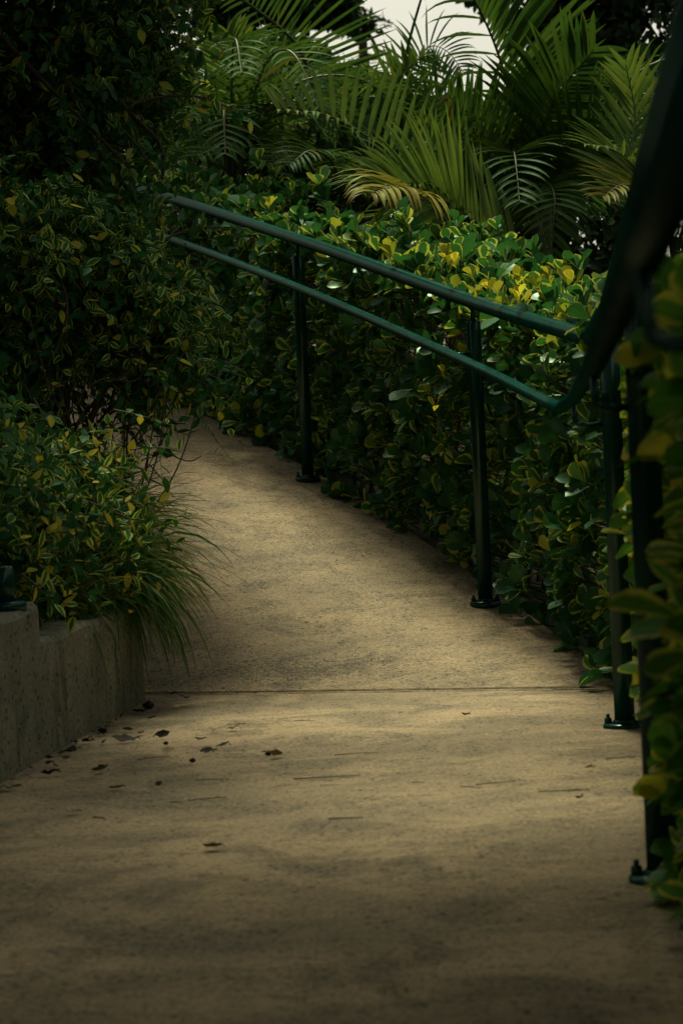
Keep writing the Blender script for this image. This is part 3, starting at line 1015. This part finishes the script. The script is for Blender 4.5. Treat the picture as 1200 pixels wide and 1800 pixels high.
frond(P1, A((935, 345, 10.8), (985, 300, 11.0), (1060, 240, 11.2), (1150, 150, 11.3)), .36, .030, 28, M_palm, CAMN, .22, .05, .15, (1,), jit=.03)
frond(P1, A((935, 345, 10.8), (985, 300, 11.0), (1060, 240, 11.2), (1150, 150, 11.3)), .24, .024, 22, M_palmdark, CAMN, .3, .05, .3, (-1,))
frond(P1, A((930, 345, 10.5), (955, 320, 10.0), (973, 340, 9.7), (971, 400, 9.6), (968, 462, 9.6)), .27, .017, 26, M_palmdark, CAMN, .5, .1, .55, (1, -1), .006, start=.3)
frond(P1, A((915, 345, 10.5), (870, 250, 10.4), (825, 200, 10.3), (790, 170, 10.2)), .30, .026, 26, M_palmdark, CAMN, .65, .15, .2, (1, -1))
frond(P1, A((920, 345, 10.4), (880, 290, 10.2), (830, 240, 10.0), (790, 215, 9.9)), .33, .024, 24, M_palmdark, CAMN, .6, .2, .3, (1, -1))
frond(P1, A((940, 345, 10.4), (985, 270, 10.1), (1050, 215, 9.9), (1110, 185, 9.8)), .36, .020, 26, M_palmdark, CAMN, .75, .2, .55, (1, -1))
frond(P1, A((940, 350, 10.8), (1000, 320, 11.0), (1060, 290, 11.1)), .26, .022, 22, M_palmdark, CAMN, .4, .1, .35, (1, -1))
for k in range(10):
    frond(P1, arch(at(rng.uniform(920, 985), 360, 10.8), rng.uniform(-1.6, 1.6), rng.uniform(.6, 1.0), rng.uniform(.3, .9), rng.uniform(.3, 1.)), .30, .022, 24, M_palmdark, None, .6, .25, .5)

# small yellowish palm peeping out beside the near rail
b6 = gp(1150, 400, 9.4)
P6 = palm(b6, [(b6, at(1150, 400, 9.4))], 'small palm with thin yellow green leaflets poking out left of the near rail')
frond(P6, A((1165, 390, 9.4), (1135, 340, 9.3), (1095, 325, 9.2), (1060, 345, 9.1)), .22, .015, 20, M_palmyel, (0, -.5, .85), .75, .2, .4, (1, -1))
frond(P6, A((1160, 390, 9.4), (1125, 310, 9.4), (1080, 265, 9.3), (1030, 255, 9.2)), .26, .013, 20, M_palm, (0, -.5, .85), .8, .2, .4, (1, -1))
frond(P6, A((1160, 395, 9.4), (1110, 300, 9.6), (1115, 200, 9.7), (1100, 120, 9.7)), .32, .022, 20, M_palm, CAMN, .9, .2, .25, (1, -1))

# centre palm
b2 = gp(870, 470, 9.9)
P2 = palm(b2, [(b2, at(880, 430, 9.9)), (b2 + [-.1, .12, 0], at(850, 420, 10.0)), (b2 + [.15, .1, 0], at(905, 440, 10.0))], 'bright green palm with an arching frond just above the hedge, centre')
frond(P2, A((925, 450, 9.5), (850, 405, 9.4), (775, 350, 9.3), (725, 325, 9.2), (665, 325, 9.1)), .40, .026, 32, M_palm, (-.1, -.85, .5), .55, .10, .30, (-1,), jit=.04)
frond(P2, A((925, 450, 9.5), (850, 405, 9.4), (775, 350, 9.3), (725, 325, 9.2), (665, 325, 9.1)), .20, .020, 30, M_palm, (-.1, -.5, .85), .5, .35, .9, (1,))
frond(P2, A((890, 430, 10.0), (790, 340, 9.9), (690, 270, 9.8), (580, 205, 9.7), (490, 195, 9.6)), .36, .026, 28, M_palm, (-.1, -.88, .45), .18, .08, .40, (-1,), jit=.03)
frond(P2, A((890, 430, 10.0), (790, 340, 9.9), (690, 270, 9.8), (580, 205, 9.7), (490, 195, 9.6)), .20, .016, 30, M_palm, (-.1, -.5, .85), .4, .45, 1.3, (1,))
frond(P2, A((930, 455, 9.5), (850, 400, 9.35), (775, 352, 9.2), (700, 332, 9.1)), .46, .017, 20, M_palm, CAMN, .80, .1, .40, (1, -1), start=.55, taper=.15)
frond(P2, A((880, 445, 9.5), (800, 385, 9.3), (745, 352, 9.15), (700, 340, 9.0)), .62, .014, 12, M_palm, (-.1, -.6, .8), 1.1, .15, .55, (1, -1), start=.78, taper=.05)
frond(P2, A((820, 445, 9.3), (770, 370, 9.0), (725, 335, 8.8), (690, 328, 8.65), (655, 340, 8.5)), .33, .020, 16, M_palmyel, (.1, -.6, .8), .75, .1, 1.1, (1, -1), .006, start=.55)
frond(P2, A((860, 430, 10.1), (820, 330, 10.1), (770, 270, 10.0), (735, 250, 9.9)), .34, .018, 26, M_palm, CAMN, .7, .2, .35, (1, -1))
frond(P2, A((870, 430, 10.1), (870, 350, 10.1), (890, 300, 10.0), (915, 290, 9.9)), .26, .017, 22, M_palm, (0, -.7, .7), .7, .2, .45, (1, -1))
for k in range(3):
    frond(P2, arch(at(rng.uniform(790, 900), 430, 10.3), rng.uniform(1.2, 5.2), rng.uniform(.5, .85), rng.uniform(.2, .6), rng.uniform(.4, 1.)), .28, .018, 24, M_palm if k % 2 else M_palmdark, None, .6, .25, .5)

# upper middle palm
b3 = gp(690, 330, 12.2)
P3 = palm(b3, [(b3, at(690, 260, 12.2)), (b3 + [.15, .1, 0], at(720, 270, 12.3)), (b3 + [-.15, .1, 0], at(650, 270, 12.3))], 'palm whose pale fronds stand against the white sky, upper middle')
frond(P3, A((690, 270, 12.2), (680, 190, 12.1), (690, 150, 12.0), (735, 115, 11.9), (745, 112, 11.9)), .25, .028, 26, M_palm, CAMN, .25, .15, .15, (1,))
frond(P3, A((690, 270, 12.2), (680, 190, 12.1), (690, 150, 12.0), (735, 105, 11.9), (760, 95, 11.9)), .20, .016, 18, M_palmdark, CAMN, .5, .15, .2, (-1,))
frond(P3, A((700, 270, 12.2), (715, 150, 12.1), (750, 85, 12.0), (785, 90, 11.9), (815, 128, 11.8)), .24, .014, 26, M_palmdark, CAMN, .45, .1, .7, (1, -1), .007, start=.35)
frond(P3, A((710, 270, 12.2), (735, 220, 12.1), (765, 180, 12.0), (800, 160, 11.9)), .34, .015, 24, M_palmdark, CAMN, .6, .15, .5, (1, -1))
frond(P3, A((670, 270, 12.2), (645, 190, 12.1), (620, 165, 12.0), (590, 140, 11.9)), .24, .020, 26, M_palmdark, CAMN, .6, .15, .2, (1, -1))
frond(P3, A((660, 270, 12.2), (610, 200, 12.1), (560, 165, 12.0), (500, 160, 11.9)), .36, .018, 26, M_palmdark, (0, -.7, .7), .6, .15, .5, (1, -1))
frond(P3, A((700, 280, 12.1), (700, 230, 12.0), (690, 190, 11.9), (660, 170, 11.8)), .34, .02, 24, M_palmdark, CAMN, .7, .15, .2, (1, -1))
# closed young spear
mb = MB(); mb.tube(catmull(A((682, 200, 12.0), (700, 150, 12.0), (722, 60, 11.9), (748, -30, 11.8)), 6), np.linspace(.012, .006, 19), 6); mb.build('spear', M_palmdark, P3)
for k in range(5):
    frond(P3, arch(at(rng.uniform(600, 740), 330, 12.4), rng.uniform(0, 6.28), rng.uniform(.6, .9), rng.uniform(.1, .45), rng.uniform(.4, 1.)), .32, .02, 24, M_palmdark, None, .6, .25, .5)

# left palm
b4 = gp(520, 330, 11.6)
P4 = palm(b4, [(b4, at(520, 260, 11.6)), (b4 + [-.2, .1, 0], at(460, 270, 11.7)), (b4 + [.15, .1, 0], at(570, 270, 11.7))], 'palm with dark spiky leaflets at the top left of the sky gap')
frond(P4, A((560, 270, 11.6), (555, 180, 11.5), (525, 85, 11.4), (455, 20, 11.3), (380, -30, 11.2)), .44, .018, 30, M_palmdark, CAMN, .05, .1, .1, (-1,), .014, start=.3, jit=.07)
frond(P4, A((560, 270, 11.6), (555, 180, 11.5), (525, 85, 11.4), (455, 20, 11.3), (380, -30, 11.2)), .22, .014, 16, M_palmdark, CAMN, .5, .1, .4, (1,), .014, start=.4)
frond(P4, A((450, 270, 11.8), (425, 190, 11.7), (412, 110, 11.6), (400, 60, 11.6)), .30, .028, 28, M_palm, CAMN, .75, .15, .25, (1, -1))
frond(P4, A((480, 270, 11.6), (500, 170, 11.5), (470, 110, 11.4), (420, 105, 11.3)), .34, .018, 28, M_palm, (0, -.7, .7), .5, .2, .6, (1, -1))
frond(P4, A((480, 290, 11.2), (440, 220, 11.0), (390, 190, 10.8), (320, 215, 10.6)), .30, .016, 26, M_palm, (0, -.6, .8), .6, .2, .8, (1, -1))
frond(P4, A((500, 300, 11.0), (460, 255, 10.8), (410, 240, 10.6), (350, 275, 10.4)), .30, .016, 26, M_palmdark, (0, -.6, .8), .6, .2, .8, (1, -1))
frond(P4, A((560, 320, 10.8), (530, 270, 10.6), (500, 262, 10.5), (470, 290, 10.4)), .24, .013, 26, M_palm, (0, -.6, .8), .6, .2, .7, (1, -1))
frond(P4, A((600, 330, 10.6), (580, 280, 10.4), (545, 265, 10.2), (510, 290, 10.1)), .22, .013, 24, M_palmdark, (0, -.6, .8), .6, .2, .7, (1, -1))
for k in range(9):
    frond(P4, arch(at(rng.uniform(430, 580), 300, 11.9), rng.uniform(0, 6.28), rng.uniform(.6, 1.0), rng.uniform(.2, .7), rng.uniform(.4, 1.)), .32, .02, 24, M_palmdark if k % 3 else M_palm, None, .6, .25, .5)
# far left palm, mostly in the dark
b5 = gp(330, 330, 10.9)
P5 = palm(b5, [(b5, at(330, 290, 10.9)), (b5 + [.15, .15, 0], at(375, 300, 11.0))], 'shaded low palm behind the upper end of the handrail')
for k in range(13):
    frond(P5, arch(at(rng.uniform(310, 420), 320, 10.8), rng.uniform(0, 6.28), rng.uniform(.5, .95), rng.uniform(.5, 1.0), rng.uniform(.5, 1.)), .28, .017, 24, M_palmdark, None, .6, .25, .6)

# ------------------------------------------------------------------ undergrowth and far trees
def bush(name, label, c, rad, n, size, mat, group=None):
    root = empty(name, (c[0], c[1], gz(c[0], c[1])), label, 'shrub', group)
    ml, mt = MB(), MB()
    p, v = ell_pts(c, rad, n, .5)
    leaves(ml, p, v + rng.normal(0, .7, v.shape), rng.normal(0, .5, v.shape) + [0, -.4, .8], rng.uniform(size * .6, size * 1.2, n), 'ovate', .3)
    b = np.array(root.location)
    for _ in range(9):
        tip = np.asarray(c) + rng.normal(0, .4, 3) * np.asarray(rad)
        mt.tube(catmull([b, (b + tip) / 2 + rng.normal(0, .08, 3), tip], 5), np.linspace(.025, .006, 11), 6, False)
    ml.build('foliage', mat, root); mt.build('stems', M_twig, root)


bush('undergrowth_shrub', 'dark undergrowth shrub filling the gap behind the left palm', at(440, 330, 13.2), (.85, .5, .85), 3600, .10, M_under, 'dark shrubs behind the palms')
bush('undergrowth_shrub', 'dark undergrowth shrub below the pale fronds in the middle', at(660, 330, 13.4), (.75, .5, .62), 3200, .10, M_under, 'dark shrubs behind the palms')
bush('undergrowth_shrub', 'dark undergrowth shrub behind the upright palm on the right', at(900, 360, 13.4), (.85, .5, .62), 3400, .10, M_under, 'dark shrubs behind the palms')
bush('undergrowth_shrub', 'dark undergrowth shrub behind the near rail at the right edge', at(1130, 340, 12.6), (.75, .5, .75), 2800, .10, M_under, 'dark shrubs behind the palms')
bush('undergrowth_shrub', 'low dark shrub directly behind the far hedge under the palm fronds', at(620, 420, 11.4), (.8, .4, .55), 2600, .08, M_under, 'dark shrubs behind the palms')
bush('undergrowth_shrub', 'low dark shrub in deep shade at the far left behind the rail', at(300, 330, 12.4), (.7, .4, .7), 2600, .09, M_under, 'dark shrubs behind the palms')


def far_tree(label, base, top, blobs, n_per, size, mat=M_pine):
    root = empty('background_tree', base, label, 'tree', 'trees far behind the palms')
    mt, mc = MB(), MB()
    tr_ = catmull([base, (np.asarray(base) + top) / 2 + rng.normal(0, .15, 3), top], 8)
    mt.tube(tr_, np.linspace(.26, .08, len(tr_)), 9)
    for c, rad in blobs:
        c = np.asarray(c)
        a = tr_[int(np.argmin(np.abs(tr_[:, 2] - (c[2] - .5))))]
        mt.tube(catmull([a, (a + c) / 2 + rng.normal(0, .15, 3), c], 4), np.linspace(.08, .02, 9), 6)
        k = int(6 + 5 * rad[0])
        sub, _ = ell_pts(c, rad, k, .4)
        for s in sub:
            mt.tube([c, s], [.02, .008], 5, False)
            n = int(n_per)
            p, v = ell_pts(s, np.array([.42, .42, .24]) * min(1.2, max(.5, rad[0])), n, .2)
            leaves(mc, p, v + rng.normal(0, .6, v.shape), rng.normal(0, .6, v.shape) + [0, 0, .8], rng.uniform(size * .6, size * 1.2, n), 'rough', .3)
    mt.build('trunk', M_bark, root); mc.build('crown', mat, root)


def gb(px, Y):
    p = at(px, 800, Y); p[2] = 1.6; return p


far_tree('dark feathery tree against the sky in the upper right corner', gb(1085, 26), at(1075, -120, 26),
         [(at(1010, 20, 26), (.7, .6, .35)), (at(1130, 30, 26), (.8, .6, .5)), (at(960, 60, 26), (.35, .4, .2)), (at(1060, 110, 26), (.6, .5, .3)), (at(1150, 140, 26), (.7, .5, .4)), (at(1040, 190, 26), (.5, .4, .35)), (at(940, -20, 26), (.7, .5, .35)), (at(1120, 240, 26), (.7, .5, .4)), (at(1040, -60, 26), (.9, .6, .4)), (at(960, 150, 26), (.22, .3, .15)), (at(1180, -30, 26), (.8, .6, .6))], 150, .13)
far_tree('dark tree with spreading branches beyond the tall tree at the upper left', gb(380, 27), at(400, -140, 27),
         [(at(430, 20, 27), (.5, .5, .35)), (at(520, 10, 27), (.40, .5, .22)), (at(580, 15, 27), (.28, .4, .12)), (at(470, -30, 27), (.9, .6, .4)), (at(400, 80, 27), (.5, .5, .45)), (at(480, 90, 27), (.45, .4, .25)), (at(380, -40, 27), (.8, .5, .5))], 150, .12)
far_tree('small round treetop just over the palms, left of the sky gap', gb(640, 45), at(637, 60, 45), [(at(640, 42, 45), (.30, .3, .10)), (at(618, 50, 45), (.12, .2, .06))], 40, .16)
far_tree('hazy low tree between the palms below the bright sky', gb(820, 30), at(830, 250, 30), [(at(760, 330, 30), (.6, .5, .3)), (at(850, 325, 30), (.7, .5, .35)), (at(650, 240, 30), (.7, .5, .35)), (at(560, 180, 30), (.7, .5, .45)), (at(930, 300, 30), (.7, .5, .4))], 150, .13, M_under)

# ------------------------------------------------------------------ litter on the landing
def litter_leaf(px, py, ln, rot, mat, curl, label, w=.62):
    ln *= .74
    v = NPFW + (px - 600) / 4250 * NPR - (py - 900) / 4250 * NPU
    z = .004
    p = np.array([0, 0, HC]) + v * ((z - HC) / v[2])
    n = 7
    u = np.linspace(0, 1, n)
    wd = np.interp(u, [0, .15, .5, .8, 1], [.05, .6, 1, .55, .03]) * ln * w * .5
    V = []
    for i in range(n):
        x = (u[i] - .5) * ln
        zz = curl * .22 * ln * ((u[i] - .5) ** 2) * 2 + .002 + rng.normal(0, .03 * ln)
        for s in (-1, 0, 1):
            V.append((x, s * wd[i] * (1 - curl * .4), zz + abs(s) * wd[i] * curl * .35))
    V = np.array(V)
    V[:, 2] += V[:, 0] * rng.normal(0, .10) + V[:, 1] * rng.normal(0, .45) + np.where(V[:, 0] > 0, 1, 0) * V[:, 0] * curl * rng.uniform(0, .25) + rng.normal(0, .025 * ln, len(V))
    V[:, 1] += ln * .06 * np.sin(V[:, 0] / ln * 3 + rng.uniform(0, 6))
    V[:, 2] -= V[:, 2].min() - .001
    c, s_ = math.cos(rot), math.sin(rot)
    V = np.stack([V[:, 0] * c - V[:, 1] * s_, V[:, 0] * s_ + V[:, 1] * c, V[:, 2]], 1) + p
    mb = MB()
    q = [(i * 3 + j, i * 3 + j + 1, i * 3 + j + 4, i * 3 + j + 3) for i in range(n - 1) for j in range(2)]
    mb.add(np.concatenate([V, V + [0, 0, .0012]]), np.concatenate([np.array(q), np.array(q) + 21]))
    mb.tube([p + [c * ln * .5, s_ * ln * .5, curl * ln * .2 + .003], p + [c * ln * .6, s_ * ln * .6, .002]], [.0011, .0007], 5)
    return tag(mb.build('fallen_leaf', mat), label, 'leaf', 'fallen leaves on the path')


LL = [
    (357, 1208, .042, .2, M_dryyel, .2, 'cream fallen leaf lying on the joint right of the wall corner'),
    (503, 1193, .032, .5, M_dryyel, .3, 'tiny pale leaf on the dark grit patch above the joint'),
    (455, 1219, .032, .1, M_drygreen, .3, 'small green leaf lying in the joint, middle of the path'),
    (295, 1182, .040, .0, M_dryyel, .2, 'pale fallen leaf under the hanging grass tips'),
    (318, 1176, .030, .6, M_drydark, .9, 'small dark curled leaf beside a pale leaf under the grass'),
    (333, 1197, .025, 2.0, M_dry, .8, 'tiny brown leaf just above the joint near the wall corner'),
    (305, 1221, .050, 2.9, M_drydark, .7, 'dark leaf lying along the joint at the wall corner'),
    (327, 1228, .035, 2.6, M_drydark, 1.0, 'dark curled leaf just below the joint, right of another dark leaf'),
    (152, 1304, .048, 1.0, M_dry, 1.2, 'large brown curled leaf at the foot of the planter wall'),
    (176, 1292, .050, .8, M_drydark, .9, 'dark crumpled leaf against the wall beside the brown curled leaf'),
    (220, 1303, .075, .1, M_drydark, .6, 'long dark leaf with raised tips lying off the wall foot'),
    (286, 1297, .045, 3.0, M_drydark, .9, 'dark folded leaf on open concrete right of the long dark leaf'),
    (366, 1323, .045, .1, M_drydark, .7, 'flat dark leaf near the middle of the landing litter'),
    (392, 1313, .036, .1, M_drydark, .8, 'small dark leaf at the right end of the dark litter'),
    (352, 1301, .030, .3, M_drydark, .8, 'small dark scrap between the folded leaf and the flat leaf'),
    (226, 1285, .035, .3, M_drygreen, .5, 'small green leaf above the long dark leaf'),
    (248, 1290, .04, 1.3, M_drydark, .6, 'dark narrow leaf touching the end of the long dark leaf'),
    (295, 1323, .036, .1, M_dryyel, .25, 'narrow pale yellow leaf below the folded dark leaf'),
    (485, 1330, .036, .1, M_dryyel, .2, 'oval pale leaf lying beside grey crumbs, middle of the landing'),
    (465, 1323, .022, .4, M_drydark, .7, 'tiny dark crumb of leaf left of the oval pale leaf'),
    (176, 1356, .042, .1, M_drygreen, .2, 'green oval leaf lying flat off the wall, lower left'),
    (205, 1386, .040, .2, M_dryyel, .5, 'curled cream leaf below the green oval leaf, lower left'),
    (127, 1429, .038, .2, M_drygreen, .3, 'dull green leaf lying lowest at the left side'),
    (375, 1491, .042, .05, M_drygreen, .25, 'long thin green leaf alone in the foreground'),
    (88, 1345, .040, 1.2, M_drygreen, .4, 'green leaf tucked against the foot of the wall at left'),
    (110, 1325, .040, .9, M_drydark, .8, 'dark leaf in the corner where wall meets path'),
    (88, 1362, .050, .5, M_drydark, 1.0, 'crumpled dark green leaf below the wall foot at left'),
    (15, 1387, .060, .2, M_drygreen, .6, 'broad green leaf at the left edge by the wall'),
    (279, 1383, .022, .9, M_drydark, 1.0, 'round black crumb below the litter on the landing'),
    (818, 1258, .024, .4, M_drydark, 1.2, 'small black upturned scrap right of centre below the joint'),
    (1017, 1404, .026, .9, M_drydark, 1.2, 'small black scrap near the right side of the landing'),
    (1035, 1351, .030, .5, M_dryyel, .8, 'pale curled scrap at the right near the third post'),
    (335, 1365, .02, .5, M_dryyel, .3, 'tiny pale flake right of the green oval leaf'),
    (410, 1282, .04, .1, M_dryyel, .2, 'pale narrow leaf just below the joint'),
    (313, 1245, .03, .2, M_dryyel, .3, 'small cream flake beside the dark stone'),
    (190, 1278, .035, 1.8, M_drygreen, .6, 'small green leaf pressed to the wall foot above the dark crumpled leaf'),
    (245, 1252, .045, .4, M_drydark, .7, 'dark leaf lying beside the stone at the wall corner'),
]
for a in LL: litter_leaf(*a)
wx, wy = wl[:, 0], wl[:, 1]


def foot_px(y, dx):
    x = float(np.interp(y, wy, wx)) + dx
    v = np.array([x, y, 0]) - np.array([0, 0, HC]); d = v @ NPFW
    return 600 + 4250 * (v @ NPR) / d, 900 - 4250 * (v @ NPU) / d


for q in range(26):
    px, py = foot_px(rng.uniform(4.4, 6.05), abs(rng.normal(.012, .03)) + .006)
    litter_leaf(px, py, rng.uniform(.014, .034), rng.uniform(0, 6.28), [M_drydark, M_dry, M_drydark, M_drygreen][q % 4], rng.uniform(.2, .8), 'tiny leaf crumb in the line of debris along the foot of the planter wall')


def twig(px, py, ln, rot, label, bend=.1, fork=False, r=.0016):
    v = NPFW + (px - 600) / 4250 * NPR - (py - 900) / 4250 * NPU
    p = np.array([0, 0, HC]) + v * ((.003 - HC) / v[2])
    d = np.array([math.cos(rot), math.sin(rot), 0]); s = np.array([-d[1], d[0], 0])
    mb = MB()
    pts = catmull([p - d * ln / 2, p + s * bend * .8 * ln, p + d * ln / 2], 5)
    r *= .6
    pts[:, :2] += rng.normal(0, .0012, (len(pts), 2))
    mb.tube(pts, np.linspace(r, r * .5, len(pts)), 6)
    if fork:
        mb.tube(catmull([p, p + d * ln * .2 + s * ln * .12, p + d * ln * .38 + s * ln * .16], 4), np.linspace(r * .8, r * .4, 9), 5)
    return tag(mb.build('twig', M_drydark), label, 'twig', 'fallen twigs on the path')


TW = [
    (575, 1366, .12, .05, 'long straight twig lying level, centre of the landing', .03, False, .0020),
    (607, 1438, .055, -.05, 'short thick twig below the long level twig', .02, False, .0024),
    (625, 1325, .09, .1, 'thin bent twig above the long level twig', .12),
    (870, 1376, .075, .35, 'slanted twig right of centre', .02),
    (825, 1384, .05, -.9, 'short curved twig left of the slanted twig', .15),
    (990, 1390, .09, -.05, 'forked twig near the right side', .05, True),
    (1090, 1332, .06, .3, 'thin twig near the flange of the third post', .1),
    (735, 1375, .03, -.6, 'tiny twig between the two long twigs', .05),
    (310, 1411, .035, -.8, 'bent twig below the pale litter at left', .3),
    (176, 1438, .045, -.9, 'short thick brown twig, lower left', .05, False, .0024),
    (375, 1370, .06, -.05, 'level thin twig left of centre', .05),
    (270, 1333, .07, .4, 'hooked twig beside the pale yellow leaf', .3),
    (415, 1273, .05, -.3, 'forked thin twig just below the joint', .2, True),
    (535, 1267, .05, -.4, 'curved twig below the joint, middle', .2),
    (580, 1380, .04, .0, 'thin straw right under the long level twig', .02, False, .001),
    (365, 1404, .07, .3, 'crossed thin twig below the level twig', .1, True),
]
for a in TW: twig(*a)
# dark stone at the wall corner and grey crumbs
def stone(px, py, r, label):
    v = NPFW + (px - 600) / 4250 * NPR - (py - 900) / 4250 * NPU
    p = np.array([0, 0, HC]) + v * ((0 - HC) / v[2])
    ph = np.linspace(0, np.pi, 9); th = np.linspace(0, 2 * np.pi, 12, endpoint=False)
    V = np.array([(math.sin(a) * math.cos(b), math.sin(a) * math.sin(b) * .8, math.cos(a) * .75) for a in ph for b in th])
    V = V * (1 + .18 * np.sin(V[:, :1] * 5 + 1) + .12 * np.cos(V[:, 1:2] * 6))
    V = V * r + p + [0, 0, r * .68]
    mb = MB()
    mb.add(V, [(i * 12 + j, i * 12 + (j + 1) % 12, (i + 1) * 12 + (j + 1) % 12, (i + 1) * 12 + j) for i in range(8) for j in range(12)])
    return tag(mb.build('stone', M_stone), label, 'stone', 'small stones on the path')


stone(262, 1246, .013, 'black round stone at the corner of the planter wall')
stone(472, 1328, .006, 'small grey black pebble beside the oval pale leaf')
stone(292, 1309, .005, 'tiny black pebble below the folded dark leaf')
stone(339, 1340, .006, 'tiny black pebble right of the pale yellow leaf')

# ------------------------------------------------------------------ light
SUN_DIR = nrm(np.array([-.06, .50, .86]))
el = math.asin(SUN_DIR[2]); az = math.atan2(SUN_DIR[0], SUN_DIR[1])
w = bpy.data.worlds.new('World'); S.world = w
w.use_nodes = True
nt = w.node_tree
for n in list(nt.nodes): nt.nodes.remove(n)
k = NT(nt)
out = k.node('ShaderNodeOutputWorld')
sky = k.node('ShaderNodeTexSky', sky_type='NISHITA', sun_disc=False)
sky.sun_elevation = el; sky.sun_rotation = az
sky.dust_density = 4.0; sky.air_density = 1.0; sky.ozone_density = 1.0
hs = k.node('ShaderNodeHueSaturation')
hs.inputs['Saturation'].default_value = .30
k.link(sky.outputs[0], hs.inputs['Color'])
tint = k.mix(1.0, hs.outputs[0], (1.0, .955, .77), 'MULTIPLY')
bg = k.node('ShaderNodeBackground')
bg.inputs['Strength'].default_value = .10
k.link(tint, bg.inputs['Color']); k.link(bg.outputs[0], out.inputs['Surface'])
ld = bpy.data.lights.new('sun', 'SUN')
ld.energy = 3.9; ld.angle = R(12); ld.color = (1.0, .92, .64)
sun = bpy.data.objects.new('sun', ld); COL.objects.link(sun)
sun.rotation_euler = Vector(SUN_DIR).to_track_quat('Z', 'Y').to_euler()
S.view_settings.view_transform = 'Standard'
S.view_settings.look = 'None'
S.view_settings.gamma = 1.0
S.view_settings.exposure = .42
S.cycles.max_bounces = 8
S.cycles.transparent_max_bounces = 8
S.cycles.use_denoising = True
